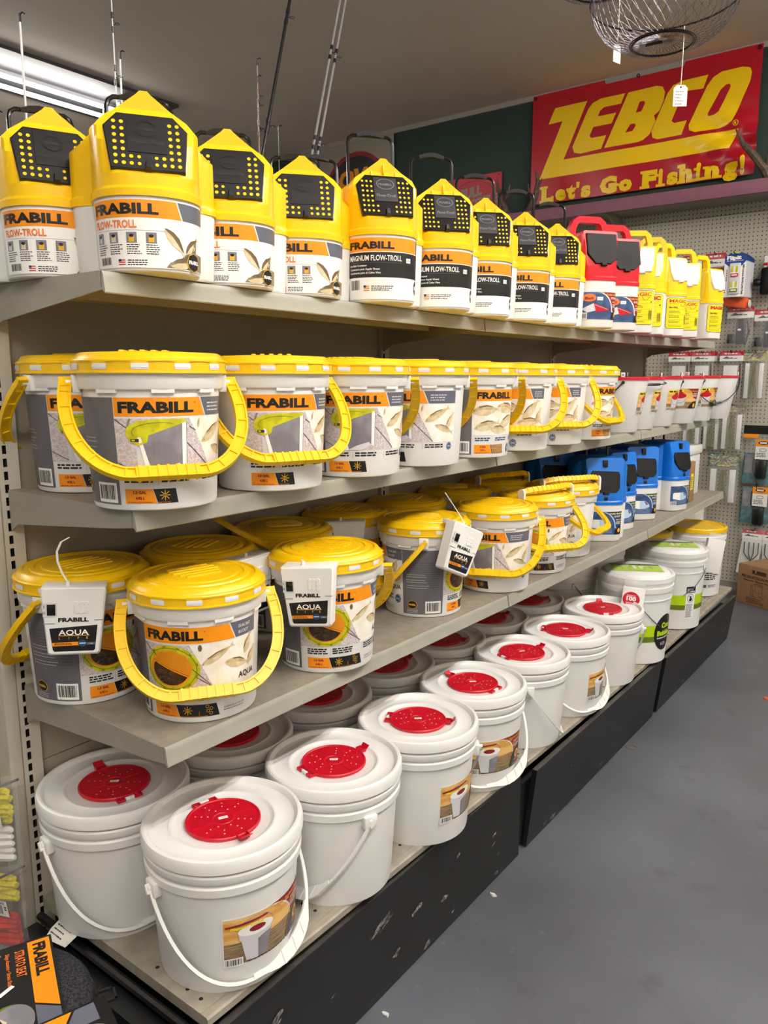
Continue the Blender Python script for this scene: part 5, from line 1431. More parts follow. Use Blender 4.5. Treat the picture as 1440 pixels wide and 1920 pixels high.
# ---------------------------------------------------------------- red-rimmed white pails on the second shelf
def pail_body():
    return G().lathe([(0, 0.003), (0.078, 0.003), (0.082, 0), (0.0845, 0.003), (0.1175, 0.200), (0.119, 0.201), (0.120, 0.2095), (0.1185, 0.211), (0.112, 0.211)], 'white_pail', 48)
def pail_print():
    f = Flat(); w, y0, y1 = 0.07, 0.07, 0.16
    f.rect(-w, y0, w, y1, 'sunset', 1); f.rect(-w, y0, w, y0 + .03, 'plank_print', 2)
    f.poly([(w, y1), (0, y1)] + [(0.045 * math.sin(R(a)), y1 - 0.05 * (1 - math.cos(R(a)))) for a in (20, 40, 60, 80)] + [(w, .11)], 'maroon', 3)
    f.poly([(w, y0), (0.02, y0), (0.03, y0 + .018), (0.048, y0 + .032), (w, y0 + .034)], 'dark_print', 4); f.ell(.055, y0 + .014, .008, .01, 'gold', 5, 12)
    f.rect(-w, y1 - .014, -.005, y1 - .003, 'bright_yellow', 3); f.lines(-w + .004, y1 - .011, .055, 1, .01, .006, 'dark_print', 4, 3)
    f.poly([(-0.048, 0.128), (-0.042, 0.084), (-0.02, 0.081), (0.002, 0.084), (0.008, 0.128)], 'pale_grey', 4); f.ell(-0.02, 0.128, .028, .012, 'red', 5, 18); f.ell(-.02, .139, .012, .01, 'red', 6, 12); f.ring(-.02, .118, .026, .024, .0012, 'dark_print', 5, 16, 180, 360)
    f.text('Bait Bucket', .014, y1 - .014, .007, 'gold', 5, w=.05, bold=.03, sh=.2); f.lines(.04, y1 - .022, .025, 4, .005, .002, 'white_print', 5, 4); f.barcode(-w, y0, -w + .03, y0 + .014, 6, 4)
    return f.mesh('label', wrap(0.102, 0.0845, 0.1175, 0.003, 0.2), 0.008)
ME['p_body'] = pail_body().mesh('pail_body'); ME['p_rim'] = G().lathe([(0.1203, 0.204), (0.1222, 0.205), (0.1222, 0.214), (0.119, 0.2155), (0.09, 0.2135), (0.088, 0.2165), (0, 0.2165)], 'red', 48).mesh('red_lid'); ME['p_label'] = pail_print()
g = G()
for s in (1,): g.rbox(-0.008, 0.008, s * 0.117 - 0.003, s * 0.117 + 0.003, 0.2168, 0.234, 'white_pail', 0.001)
for s in (1,): g.box(-0.004, 0.004, s * 0.117 - 0.0035, s * 0.117 + 0.0035, 0.222, 0.229, 'photo_grey')
ME['p_ears'] = g.mesh('rim_clips')
def pail_handle(tau, b, grip):
    t = R(tau); bd = Vector((math.sin(t), 0, -math.cos(t))); O = Vector((0, 0, 0.196)); hw = 0.1245
    P = [O + Vector((0, hw * math.cos(PI * i / 24), 0)) + bd * b * math.sin(PI * i / 24) for i in range(25)]
    g = G().tube(P, 0.0022, 'black', 6); g.tube(P[9:16], 0.0055, 'black', 8)
    for s in (0, -1): g.tube([P[s], P[s] + Vector((0, 0.004 * (1 if s == 0 else -1), 0))], 0.007, 'black', 8)
    return g
ME['p_h1'] = pail_handle(42, 0.16, 1).mesh('handle'); ME['p_h2'] = pail_handle(86, 0.14, 1).mesh('handle')
for x, y, face, sw, h, lb in ((0.350, 2.335, 20, -150, 'p_h1', 'nearest red-rimmed white pail, black handle across its rim, beside the last yellow bucket'), (0.345, 2.545, 14, -45, 'p_h2', 'second red-rimmed pail, black grip sticking out in front'),
        (0.352, 2.775, 2, 120, 'p_h1', 'third red-rimmed pail, thin slice of label at its right'), (0.378, 3.02, -52, 120, 'p_h1', 'fourth red-rimmed pail, its whole picture label facing the aisle'),
        (0.390, 3.255, -28, 0, 'p_h1', 'fifth red-rimmed pail, black handle looping over its label'), (0.418, 3.495, 60, -75, 'p_h1', 'last red-rimmed pail at the far end, plain side, black handle at the right')):
    t = thing('lidded_pail', lb, 'pail', (x, y, zs(2, y) + 0.0005), face, 'red-rimmed white pails on the second shelf')
    put('pail_body', ME['p_body'], t); put('red_lid', ME['p_rim'], t); put('label', ME['p_label'], t)
    for e in (0, 180): put('rim_clip', ME['p_ears'], t, rot=(0, 0, R(sw - face + e)))
    put('handle', ME[h], t, rot=(0, 0, R(sw - face)))
# grey hose coil handle behind the yellow buckets
t = thing('minnow_pail', 'grey pail with an arched handle standing behind the last yellow-lidded buckets', 'pail', (0.125, 2.10, zs(2, 2.1) + 0.0005), 10)
put('pail_body', G().lathe([(0, 0.003), (0.08, 0.003), (0.085, 0), (0.1, 0.19), (0.103, 0.191), (0.103, 0.2), (0.098, 0.2), (0.095, 0.17), (0, 0.165)], 'photo_grey', 36), t)
put('handle', G().ribbon([(0, 0.102 * math.cos(PI * i / 16), 0.19 + 0.075 * math.sin(PI * i / 16)) for i in range(17)], (1, 0, 0), 0.014, 0.004, 'pale_grey'), t)

# cooler box and carton at the far end of the third shelf
y = 3.42
t = thing('foam_cooler', 'white foam box standing at the far end of the third shelf', 'cooler', (0.24, y, zs(3, y) + 0.0005), 0)
put('box_body', G().rbox(-0.13, 0.13, -0.125, 0.125, 0, 0.215, 'cooler', 0.008), t); put('lid', G().rbox(-0.138, 0.138, -0.133, 0.133, 0.2155, 0.262, 'cooler', 0.008), t)
y = 3.245
t = thing('cardboard_carton', 'small brown carton with a yellow sticker, between the blue container and the white box', 'box', (0.33, y, zs(3, y) + 0.0005), 0)
put('carton', G().rbox(-0.09, 0.09, -0.035, 0.035, 0, 0.2, 'card', 0.003), t)
f = Flat(); f.rect(-0.02, 0.06, 0.02, 0.14, 'bright_yellow'); f.lines(-0.015, 0.12, 0.03, 6, .01, .004, 'dark_print', 1, 3)
put('sticker', f.mesh('sticker', plane_map((0.0902, -0.012, 0), (0, 1, 0), (0, 0, 1))), t)
# ================================================================ GOODS ON THE FAR PEGBOARD
PF = WY - 0.034
def hook(x, z, ln=0.2):
    g = G().tube([(x, PF - 0.001, z), (x, PF - ln, z + 0.004), (x, PF - ln - 0.006, z + 0.012)], 0.0028, 'wire_dark', 6)
    put('peg_hook', g, pegw)
def bag(t, w, h, dep=0.035, y=0.0, rs=1):
    # clear bag with soft bulge and crumples
    rr = random.Random(rs); nx, nz = 8, 10; vs = []; fs = []
    for j in range(nz + 1):
        for i in range(nx + 1):
            u, v = i / nx, j / nz
            b = dep * (1 - (2 * u - 1) ** 4) * min(1, v * 3) * (1 if v < .95 else .4)
            vs.append((-w / 2 + w * u + rr.uniform(-.002, .002), y - b - rr.uniform(0, .004), -h * v))
    for j in range(nz):
        for i in range(nx): a = j * (nx + 1) + i; fs.append((a, a + 1, a + nx + 2, a + nx + 1))
    put('clear_bag', G().add(vs, fs, 'clear_bag'), t)
def header(t, w, z0, z1, base, fn, y=-0.004):
    g = G().box(-w / 2, w / 2, y, y + 0.002, z1, z0, base)
    o = put('header_card', g, t); f = Flat(); fn(f)
    put('header_print', f.mesh('header_print', plane_map((0, y, 0), (1, 0, 0), (0, 0, 1))), o)
def red_head(w, hh):
    def fn(f):
        f.rect(-w / 2, -hh * .45, w / 2, 0, 'header_red', 0); f.rect(-w / 2, -hh, w / 2, -hh * .45, 'white_print', 0)
        f.lines(-w * .3, -hh * .28, w * .6, 1, .01, hh * .12, 'white_print', 1, 4); f.poly([(-w * .4, -hh * .75), (-w * .2, -hh * .5), (-w * .1, -hh * .65), (w * .1, -hh * .6), (-w * .1, -hh * .75)], 'dark_print', 1); f.lines(-w * .05, -hh * .75, w * .4, 1, .01, hh * .08, 'dark_print', 1, 5)
        f.ell(0, -hh * .12, .006, .004, 'hole', 2, 10)
    return fn
def camo_head(w, hh, m='camo'):
    def fn(f):
        rr = random.Random(int(w * 1000))
        for i in range(22):
            x, y = rr.uniform(-w / 2 + .02, w / 2 - .02), rr.uniform(-hh + .012, -.012); f.fish(x, y, rr.uniform(.03, .05), rr.uniform(-40, 60), rr.randint(0, 2), .3, 'fish_dark' if i % 2 else 'sand')
        f.rect(-w / 2, -hh * .2, -w * .1, -.002, 'teal', 0); f.lines(-w * .2, -hh * .93, w * .45, 1, .01, .006, 'bright_yellow', 6, 5)
    return fn
def pack(x, z, label, grp=None, y=PF - 0.06, ang=0, hk=True):
    t = thing('hanging_pack', label, 'package', (x, y, z), ang, grp)
    if hk: hook(x, z - 0.006, PF - y + 0.04)
    return t
# floats in bags with red headers
t = pack(-0.075, 2.215, 'red-headed bag with orange floats, nearly hidden by the yellow jugs', y=PF - .05); header(t, .12, 0, -.07, 'white', red_head(.12, .07)); bag(t, .115, .25, .03); put('orange_float', G().rbox(-.04, .04, -.026, -.004, -.24, -.09, 'foam_orange', .006), t)
t = pack(0.07, 2.215, 'red-headed bag holding two orange foam floats, left of the light cards', y=PF - .05); header(t, .125, 0, -.085, 'white', red_head(.125, .085)); bag(t, .12, .29, .04)
for sx in (-1, 1): put('orange_float', G().rbox(sx * .033 - .02, sx * .033 + .02, -.036, -.006, -.28, -.095, 'foam_orange', .006), t)
put('hardware', G().tube([(0, -.02, -.1), (.004, -.03, -.16), (0, -.02, -.25)], .006, 'chrome', 6), t)
# light cards, one behind the other on a long hook
def flip_card():
    g = G().prism([(-.064, -.265), (.064, -.265), (.064, -.03), (.03, 0), (-.03, 0), (-.05, -.018), (-.064, -.018)], -.001, .001, 'royal', 'y')
    return g
def flip_print():
    f = Flat()
    f.text('Flipit', -.052, -.044, .026, 'white_print', 2, w=.085, bold=.06); f.lines(-.05, -.052, .1, 1, .01, .004, 'pale_grey', 2, 3)
    f.poly([(-.064, -.265), (.064, -.265), (.064, -.05), (.034, -.085), (-.034, -.085), (-.064, -.06)], 'white_print', 1)
    f.text('Hook & Loop', -.05, -.1, .009, 'dark_print', 3, w=.07, bold=.03, rot=-90); f.text('600 Lumens Bright Light Pack', .043, -.075, .012, 'dark_print', 3, w=.18, bold=.04, rot=-90)
    f.lines(-.062, -.19, .014, 5, .012, .006, 'dark_print', 3, 4)
    f.poly([(.03, 0), (-.03, 0), (-.02, -.008), (.02, -.008)], 'green_tip', 2)
    return f.mesh('card_print', plane_map((0, -.0012, 0), (1, 0, 0), (0, 0, 1)))
def flip_blister():
    g = G().rbox(-.03, .034, -.016, -.0012, -.25, -.065, 'pale_grey', .005)
    for z, c in ((-.115, 'red'), (-.205, 'olive_green')):
        g.box(-.02, .024, -.018, -.0161, z - .032, z + .03, 'white_print')
        for x in (-.012, .014): g.box(x - .006, x + .006, -.0196, -.0181, z - .005, z + .03, 'lime')
        g.box(-.02, .024, -.0206, -.0181, z - .032, z - .012, c); g.box(-.014, .018, -.021, -.0207, z - .026, z - .018, 'white_print')
    return g
ME['fl1'] = flip_card().mesh('backing_card'); ME['fl2'] = flip_print(); ME['fl3'] = flip_blister().mesh('blister')
hook(.24, 2.168, .3)
for i in range(9):
    y = 4.52 + i * .0265
    t = thing('light_card', 'blue and white card holding two small flip lights, front of its row' if i == 0 else 'blue and white light card, %s behind the front one' % ('first', 'second', 'third', 'fourth', 'fifth', 'sixth', 'seventh', 'rearmost')[i - 1], 'package', (.24 - i * .0004, y, 2.182 + i * .001), 0, 'light cards on one hook')
    put('backing_card', ME['fl1'], t); put('card_print', ME['fl2'], t); put('blister', ME['fl3'], t)
t = pack(.235, 1.935, 'orange foam float lying crosswise under the light cards', y=PF - .1)
put('orange_float', G().rbox(-.075, .075, -.05, .02, -.075, -.005, 'foam_orange', .014, Matrix.Rotation(R(12), 4, 'Y')), t); put('float_cap', G().lathe([(0.026, 0), (.024, .008), (0, .01)], 'pale_grey', 14, Matrix.Translation((.071, -.015, -.056)) @ Matrix.Rotation(PI / 2, 4, 'Y')), t)
for x, z, lb, rs in ((.25, 1.868, 'clear bag of black straps with red header, below the orange float', 3), (.415, 1.845, 'clear bag of black straps at the right photo edge', 4)):
    t = pack(x, z, lb, y=PF - .06); header(t, .16, 0, -.07, 'white', red_head(.16, .07)); bag(t, .16, .26, .04, rs=rs)
    put('black_strap', G().rbox(-.015, .04, -.035, -.008, -.235, -.075, 'black', .006), t); put('brown_cord', G().tube([(.052, -.02, -.09), (.06, -.024, -.16), (.045, -.02, -.24)], .007, 'brown', 6), t); put('black_roll', G().rbox(-.068, -.02, -.034, -.01, -.23, -.17, 'black', .008), t)
    f = Flat(); f.rect(-.004, -.15, .016, -.138, 'white_print'); put('price_sticker', f.mesh('price_sticker', plane_map((0, -.0352, 0), (1, 0, 0), (0, 0, 1))), t)
t = pack(.415, 2.13, 'black pair of gloves with red-topped tag, right of the light cards', y=PF - .06); header(t, .1, .04, -.03, 'white', red_head(.1, .04)); put('black_glove', G().rbox(-.06, .06, -.05, -.008, -.2, -.03, 'black', .02), t); put('glove_cuff', G().lathe([(0.02, 0), (.026, .02), (.024, .04), (0, .045)], 'black', 12, Matrix.Translation((-.055, -.03, -.12)) @ Matrix.Rotation(-PI / 2, 4, 'Y')), t)
# white lures in bags
for i, (x, lb) in enumerate(((-.115, 'red-topped bag of white lures, leftmost of the row behind the pails'), (.035, 'second red-topped bag of white lures behind the pails'), (.215, 'third red-topped bag of white lures, above the last pail'))):
    t = pack(x, 1.59, lb, 'red-topped bags of white lures'); header(t, .145, 0, -.062, 'white', red_head(.145, .062)); bag(t, .14, .3, .035, rs=i + 7)
    put('white_lure', G().rbox(-.04, .045, -.028, -.006, -.28, -.09, 'white', .004), t); put('red_cord', G().tube([(.058, -.016, -.08), (.062, -.02, -.2), (.05, -.02, -.28), (.044, -.02, -.2)], .005, 'brown', 6), t)
    # a second bag right behind each
    t = pack(x + .012, 1.592, lb.replace('bag of', 'bag tucked behind that bag of'), None, PF - .028, hk=False); header(t, .145, 0, -.062, 'white', red_head(.145, .062))
def skirt(t, x, z0, z1, w, y=-.022):
    g = G(); rr = random.Random(int(abs(x + z0) * 999))
    for i in range(26):
        a = x + rr.uniform(-w * .3, w * .3); b = x + rr.uniform(-w * .5, w * .5); yy = y + rr.uniform(-.008, .006)
        g.tube([(a, yy, z0), ((a + b) / 2 + rr.uniform(-.006, .006), yy - .004, (z0 + z1) / 2), (b, yy, z1)], .0016, 'bristle', 3, caps=False)
    stuff(put('skirt_strands', g, t))
def lure_pack(x, z, w, h, hh, lb, m, rs, y=PF - .06):
    t = pack(x, z, lb, 'clear packs of skirted jigs', y); header(t, w, 0, -hh, m, camo_head(w, hh)); bag(t, w * .96, h, .035, rs=rs)
    for sx in (-1, 1): put('white_strip', G().rbox(sx * w * .3 - w * .09, sx * w * .3 + w * .09, -.02, -.006, -h * .97, -hh - .015, 'white', .002), t)
    skirt(t, 0, -hh - .02, -h * .9, w * .36)
lure_pack(.36, 1.588, .14, .305, .06, 'clear pack with pale fish-print header and white strips at the right edge', 'camo_pale', 21)
lure_pack(-.005, 1.20, .13, .27, .05, 'leftmost clear pack of olive skirted jigs under the pails', 'camo', 22)
lure_pack(.115, 1.20, .12, .26, .05, 'middle clear pack of skirted jigs, seen edge-on beside the olive one', 'camo', 23, PF - .03)
lure_pack(.25, 1.25, .15, .3, .05, 'clear pack of olive skirted jigs under the last pail, teal header', 'camo', 24)
lure_pack(.225, .93, .2, .33, .09, 'wide clear pack with fish-print header beside the third shelf end', 'camo', 25, PF - .09)
t = pack(.03, .66, 'pale pink packs stacked low behind the yellow-lidded bucket', y=PF - .08); header(t, .2, 0, -.04, 'white', red_head(.2, .04)); bag(t, .2, .2, .03, rs=31); put('pink_strips', G().rbox(-.08, .09, -.03, -.006, -.19, -.05, 'cream_print', .004), t)
# fish spears
def spear(t, z, n=4, mt='black', w=.07, ln=.12):
    g = G()
    for i in range(n):
        x = -w / 2 + w * i / (n - 1); g.tube([(x, -.012, z), (x, -.012, z - ln * .62), (x * .75, -.012, z - ln * .78), (x * .25, -.012, z - ln)], .0036, mt, 6)
    g.tube([(0, -.012, z - ln * .98), (0, -.012, z - ln * 1.7)], .007, mt, 8)
    put('spear_tines', g, t)
for x, z, lb in ((.43, 1.10, 'black fish spear on a teal card with orange-topped tag, upper of two'), (.435, .72, 'black fish spear on a teal card with orange-topped tag, lower of two')):
    t = pack(x, z, lb, None); k = z > 1
    put('teal_card', G().prism([(-.09, -.16 if k else 0), (.09, -.16 if k else 0), (.1, -.36 if k else -.24), (-.1, -.36 if k else -.24)], -.004, -.002, 'teal', 'y'), t); zz = -.16 if k else 0.0
    put('grey_blister', G().prism([(-.085, zz - .01), (.0, zz - .01), (.0, zz - .13), (-.085, zz - .13)], -.008, -.0042, 'photo_grey', 'y'), t)
    bag(t, .18, .36 if k else .24, .02, -.004, 41)
    g = G().box(-.1, .1, -.03, -.028, -.035, .02, 'dark_print').box(-.1, -.01, -.03, -.028, -.06, -.0351, 'orange') if k else None
    if g: put('header_card', g, t)
    spear(t, zz - .03, 4, 'black', .065, .13)
    c = zz + (.09 if k else .005)
    tg = put('tag_card', G().box(-.02, .07, -.04, -.038, c - .125, c, 'white'), t); f = Flat(); f.rect(-.02, c - .042, .07, c, 'orange'); f.ell(.025, c - .02, .03, .012, 'dark_print', 1, 18); f.rect(.004, c - .026, .046, c - .014, 'pale_grey', 2); f.ring(.025, c - .066, .022, .012, .003, 'slate', 1, 16); f.lines(-.012, c - .09, .06, 3, .01, .005, 'slate', 1, 4)
    put('tag_print', f.mesh('tag_print', plane_map((0, -.0402, 0), (1, 0, 0), (0, 0, 1))), tg)
    put('black_handle', G().rbox(-.01, .055, -.06, -.02, c - .25, c - .13, 'black', .012), t)
for x, lb in ((.43, 'red-topped card with a four-pronged black fish fork above the brown carton'), (.555, 'second red-topped fish fork card, cut by the right photo edge')):
    t = pack(x, .44, lb, None, PF - .07); header(t, .125, 0, -.062, 'white', red_head(.125, .062))
    put('white_card', G().prism([(-.06, -.055), (.06, -.055), (.075, -.3), (-.085, -.3)], -.003, -.001, 'cooler', 'y'), t); spear(t, -.085, 4, 'black', .085, .115); bag(t, .14, .29, .02, -.004, 51)

# ================================================================ SIGNS, ANTLERS, BASKETS
# brand banner: slightly rippled vinyl sheet with printed lettering
BW, BH = 1.545, 0.755
def ripple(x, z):
    u = x / BW; v = z / BH
    d = 0.004 * math.sin(u * 17 + v * 3) * (1 - v) + 0.002 * math.sin(u * 9)
    e = math.exp(-((u - .93) / .16) ** 2 - ((v - .22) / .28) ** 2)
    return d + e * (0.016 * math.sin((u * 2.3 + v * 1.6) * 14) + 0.008 * math.sin((u - v * 1.9) * 21))
t = thing('vinyl_banner', 'red fishing banner with huge slanted yellow letters, hung high on the far wall', 'banner', (-1.297, WY - 0.03, 2.686))
nx, nz = 72, 36
vs = [(BW * i / nx, -ripple(BW * i / nx, BH * j / nz), BH * j / nz) for j in range(nz + 1) for i in range(nx + 1)]
fs = [(j * (nx + 1) + i, j * (nx + 1) + i + 1, (j + 1) * (nx + 1) + i + 1, (j + 1) * (nx + 1) + i) for j in range(nz) for i in range(nx)]
put('sheet', G().add(vs, fs, 'banner_red'), t)
f = Flat()
def mm(p): return [(a / 1000 + .002, b / 1000 + .004) for a, b in p]
f.poly(mm([(126, 538), (174, 640), (417, 642), (254, 281), (1434, 281), (1386, 171), (70, 169), (234, 542)]), 'banner_yellow', 1)
f.poly(mm([(685, 638), (659, 577), (542, 577), (514, 560), (499, 525), (629, 525), (600, 461), (469, 460), (444, 409), (456, 391), (566, 391), (533, 308), (380, 300), (332, 314), (317, 355), (425, 584), (457, 619), (516, 638)]), 'banner_yellow', 1)
f.poly(mm([(707, 638), (896, 641), (938, 628), (956, 592), (950, 542), (924, 480), (891, 460), (902, 422), (866, 345), (824, 317), (789, 309), (555, 308)]), 'banner_yellow', 1)
f.poly(mm([(789, 564), (818, 564), (826, 548), (803, 502), (765, 499)]), 'banner_red', 2); f.poly(mm([(732, 433), (761, 433), (770, 419), (749, 387), (699, 385)]), 'banner_red', 2)
f.poly(mm([(1227, 638), (1065, 636), (1006, 620), (975, 582), (878, 361), (888, 320), (923, 304), (1080, 305), (1110, 387), (1027, 386), (1010, 402), (1076, 561), (1109, 567), (1201, 562)]), 'banner_yellow', 1)
f.poly(mm([(1431, 641), (1475, 628), (1489, 598), (1481, 546), (1393, 332), (1357, 310), (1314, 302), (1166, 304), (1128, 324), (1123, 356), (1225, 575), (1260, 617), (1309, 639)]), 'banner_yellow', 1)
f.poly(mm([(1340, 556), (1362, 557), (1368, 539), (1306, 404), (1282, 390), (1244, 387), (1240, 404), (1310, 535)]), 'banner_red', 2)
f.ring(1.417, .32, .017, .017, .0035, 'banner_yellow', 1, 20); f.text('R', 1.417, .311, .018, 'banner_yellow', 2, al='c', bold=.03)
# slab-serif slogan, letter by letter
x = .092
adv = {'L': .118, 'e': .098, 't': .072, "'": .04, 's': .088, ' ': .062, 'G': .148, 'o': .112, 'F': .118, 'i': .06, 'h': .118, 'n': .118, 'g': .108, '!': .05}
wid = {'L': .098, 'e': .088, 't': .062, "'": .026, 's': .078, 'G': .132, 'o': .1, 'F': .1, 'i': .03, 'h': .09, 'n': .09, 'g': .094, '!': .032}
hgt = {'L': .115, 'e': .082, 't': .1, "'": .042, 's': .082, 'G': .118, 'o': .082, 'F': .115, 'i': .115, 'h': .118, 'n': .082, 'g': .112, '!': .122}
for c in "Let's Go Fishing!":
    if c != ' ':
        vs_, fs_ = text2d(c, .075); a0 = min(v[0] for v in vs_); a1 = max(v[0] for v in vs_); b0 = min(v[1] for v in vs_); b1 = max(v[1] for v in vs_)
        yb = {'g': -.026, "'": .075}.get(c, 0.004)
        w, h = wid[c] * .95, hgt[c]
        f.p.append(([(x + (a - a0) / (a1 - a0) * w, yb + (b - b0) / (b1 - b0) * h) for a, b in vs_], fs_, f.mi('banner_yellow'), 2))
        sf = lambda p, q, r, s: f.rect(x + p, q, x + r, s, 'banner_yellow', 1)
        if c == 'L': sf(-.014, .004, .05, .022); sf(-.014, .101, .05, .119); sf(.078, .004, .098, .045)
        if c == 'F': sf(-.014, .004, .052, .022); sf(-.014, .101, .04, .119); sf(.082, .082, .1, .119)
        if c == 'i': sf(-.016, .004, .046, .021); sf(-.016, .069, .02, .086)
        if c in 'hn': sf(-.014, .004, .042, .021); sf(.05, .004, .104, .021); sf(-.014, .101 if c == 'h' else .069, .02, .119 if c == 'h' else .086)
        if c == 't': sf(-.008, .066, .066, .082)
        if c == 'G': sf(.075, .048, .14, .064)
    x += adv[c] * .93
put('banner_print', f.mesh('banner_print', lambda a, b, d: (a, -ripple(a, b) - d - .0016, b), 0.011, (0, 1), 0.0006), t)
for gx in (.02, BW / 2, BW - .02): put('grommet', G().lathe([(.012, 0), (.012, .003), (.006, .004), (.006, 0)], 'wire_dark', 14, Matrix.Translation((gx, -ripple(gx, BH - .02) - .0012, BH - .02)) @ Matrix.Rotation(PI / 2, 4, 'X')), t)

t = thing('tin_sign', 'flat red sign with weathered pale lettering, behind the yellow containers', 'sign', (-2.11, WY - 0.014, 2.665))
put('panel', G().box(0, .56, -.004, 0, 0, .305, 'sign_red'), t)
f = Flat(); f.text('FULL', .2, .135, .085, 'sign_cream', 1, w=.19, bold=.06, rot=6, sh=.1); f.text('THROTTLE', .13, .045, .075, 'sign_cream', 1, w=.4, bold=.06, rot=6, sh=.1)
f.ring(.31, .13, .2, .14, .004, 'sign_dark', 0, 30); f.ell(.535, .287, .006, .006, 'sign_dark', 1, 10)
put('sign_print', f.mesh('sign_print', plane_map((0, -.0042, 0), (1, 0, 0), (0, 0, 1))), t)
t = thing('fabric_banner', 'pale cloth banner with a dark red-ringed round emblem, behind the rods', 'banner', (-3.68, WY - 0.02, 2.62))
put('sheet', G().box(0, 1.11, -.004, 0, 0, .815, 'sign_cream'), t)
f = Flat(); f.ell(.7, .35, .37, .37, 'maroon', 0, 40); f.ell(.7, .35, .335, .335, 'sign_dark', 1, 40); f.text('OW', .7, .42, .17, 'amber', 2, w=.42, bold=.06, al='c', sh=.2)
put('emblem', f.mesh('emblem', plane_map((0, -.0042, 0), (1, 0, 0), (0, 0, 1))), t)

# antlers standing on the wall shelf
def antler(name, loc, beams, label):
    t = thing(name, label, 'antlers', loc)
    put('skull_plate', G().rbox(-.07, .07, -.06, .06, 0, .045, 'antler', .015), t)
    for pts, rr_ in beams: put('beam', G().tube(pts, rr_, 'antler', 9), t)
antler('antlers', (-1.325, 4.62, 2.5415), [
    ([(.03, 0, .03), (.11, -.03, .07), (.17, -.05, .16), (.19, -.06, .25), (.175, -.07, .33)], [.028, .026, .022, .015, .004]), ([(.15, -.045, .13), (.12, -.06, .2), (.11, -.06, .25)], [.014, .01, .003]), ([(.19, -.06, .2), (.225, -.07, .27)], [.011, .003]),
    ([(-.03, 0, .03), (-.08, -.02, .08), (-.11, -.03, .17), (-.14, -.04, .25), (-.15, -.04, .32)], [.028, .026, .022, .014, .004]), ([(-.1, -.03, .14), (-.05, -.05, .2), (-.04, -.05, .27)], [.014, .01, .003])], 'brown deer antlers on the wall shelf at the left end of the red banner')
antler('antlers', (.42, 4.62, 2.5415), [
    ([(-.03, 0, .03), (-.07, -.02, .12), (-.13, -.03, .2), (-.2, -.04, .28), (-.25, -.04, .375)], [.032, .03, .024, .017, .004]), ([(-.06, -.02, .1), (-.05, -.04, .22), (-.055, -.05, .3)], [.018, .014, .004]),
    ([(.03, 0, .03), (.09, -.02, .13), (.15, -.03, .25), (.18, -.03, .36)], [.03, .028, .02, .004])], 'brown deer antlers on the wall shelf at the right photo edge')

# collapsible wire fish baskets hung from the ceiling
def basket(x, y, z, tagx, tagy, tagz, label, tagang, written, spin):
    t = thing('wire_fish_basket', label, 'basket', (x, y, z), 0, 'hanging wire fish baskets')
    prof = [(.012, .012), (.045, .008), (.083, 0), (.125, .008), (.165, .035), (.192, .075), (.203, .115), (.205, .16), (.196, .22), (.165, .28), (.12, .32), (.095, .335)]
    # resample profile
    P = []
    for (a, b), (c, d) in zip(prof, prof[1:]):
        k = max(1, int(math.hypot(c - a, d - b) / .019))
        P += [(a + (c - a) * i / k, b + (d - b) * i / k) for i in range(k)]
    P.append(prof[-1]); n = 44; g = G(); rr = random.Random(3)
    J = [[Vector((r_ * math.cos(2 * PI * (i + .5 * (j % 2)) / n), r_ * math.sin(2 * PI * (i + .5 * (j % 2)) / n), zz + rr.uniform(-.001, .001))) for i in range(n)] for j, (r_, zz) in enumerate(P)]
    for j in range(len(P) - 1):
        for i in range(n):
            a = J[j][i]
            for kk in ((i, (i - 1) % n) if j % 2 == 0 else (i, (i + 1) % n)):
                g.tube([a, J[j + 1][kk]], .00075, 'wire', 3, caps=False)
    stuff(put('wire_mesh', g, t))
    for r_, zz, th in ((.083, -.001, .0032), (.089, .001, .0018), (.203, .115, .0026), (.165, .28, .0022), (.098, .336, .0032)):
        put('hoop', G().tube([(r_ * math.cos(2 * PI * i / 48), r_ * math.sin(2 * PI * i / 48), zz) for i in range(48)], th, 'wire_dark', 6, closed=True), t)
    put('door_spring', G().tube([(-.045, .01, .004), (.0, -.004, .004)], .004, 'wire_dark', 8, M=Matrix.Rotation(R(spin), 4, 'Z')), t)
    # lid spokes and hanging chain
    put('hanging_wire', G().tube([(0, 0, .40), (0, 0, CZ - z - .004)], .0015, 'wire_dark', 5), t)
    for i in range(3): put('spoke', G().tube([(.096 * math.cos(i * 2.094), .096 * math.sin(i * 2.094), .336), (0, 0, .40)], .0012, 'wire_dark', 4), t)
    put('ceiling_eye', G().lathe([(.012, CZ - z - .006), (.012, CZ - z - .0005), (0, CZ - z - .0005)], 'wire_dark', 10), t)
    # price tag on a string
    k_ = 1.0 if written else 1.15; tg = thing('price_tag', ('handwritten' if written else 'blank side of a') + ' white paper tag dangling on string from the ' + ('right' if written else 'left') + ' wire basket', 'tag', (tagx, tagy, tagz), tagang)
    put('tag_card', G().prism([(-.019, -.055), (.019, -.055), (.019, -.008), (.011, 0), (-.011, 0), (-.019, -.008)], -.0006, .0006, 'tag', 'y'), tg)
    c = math.cos(R(-tagang)); s_ = math.sin(R(-tagang)); dx, dy = x - tagx, y - tagy
    end = Vector((dx * 0, 0, z - tagz + .012))
    put('string', G().tube([(0, 0, -.004), (.001, 0, (z - tagz) * .5), (0.0, 0.0, z - tagz + (.02))], .0011, 'tag', 5), tg)
    if written:
        f = Flat(); f.ell(0, -.006, .0025, .0025, 'hole', 0, 8)
        for i in range(5): f.lines(-.014, -.018 - i * .008, .027 - (i % 3) * .004, 1, .01, .0016, 'ink', 0, i + 60)
        put('handwriting', f.mesh('handwriting', plane_map((0, -.0008, 0), (1, 0, 0), (0, 0, 1))), tg)
    return t
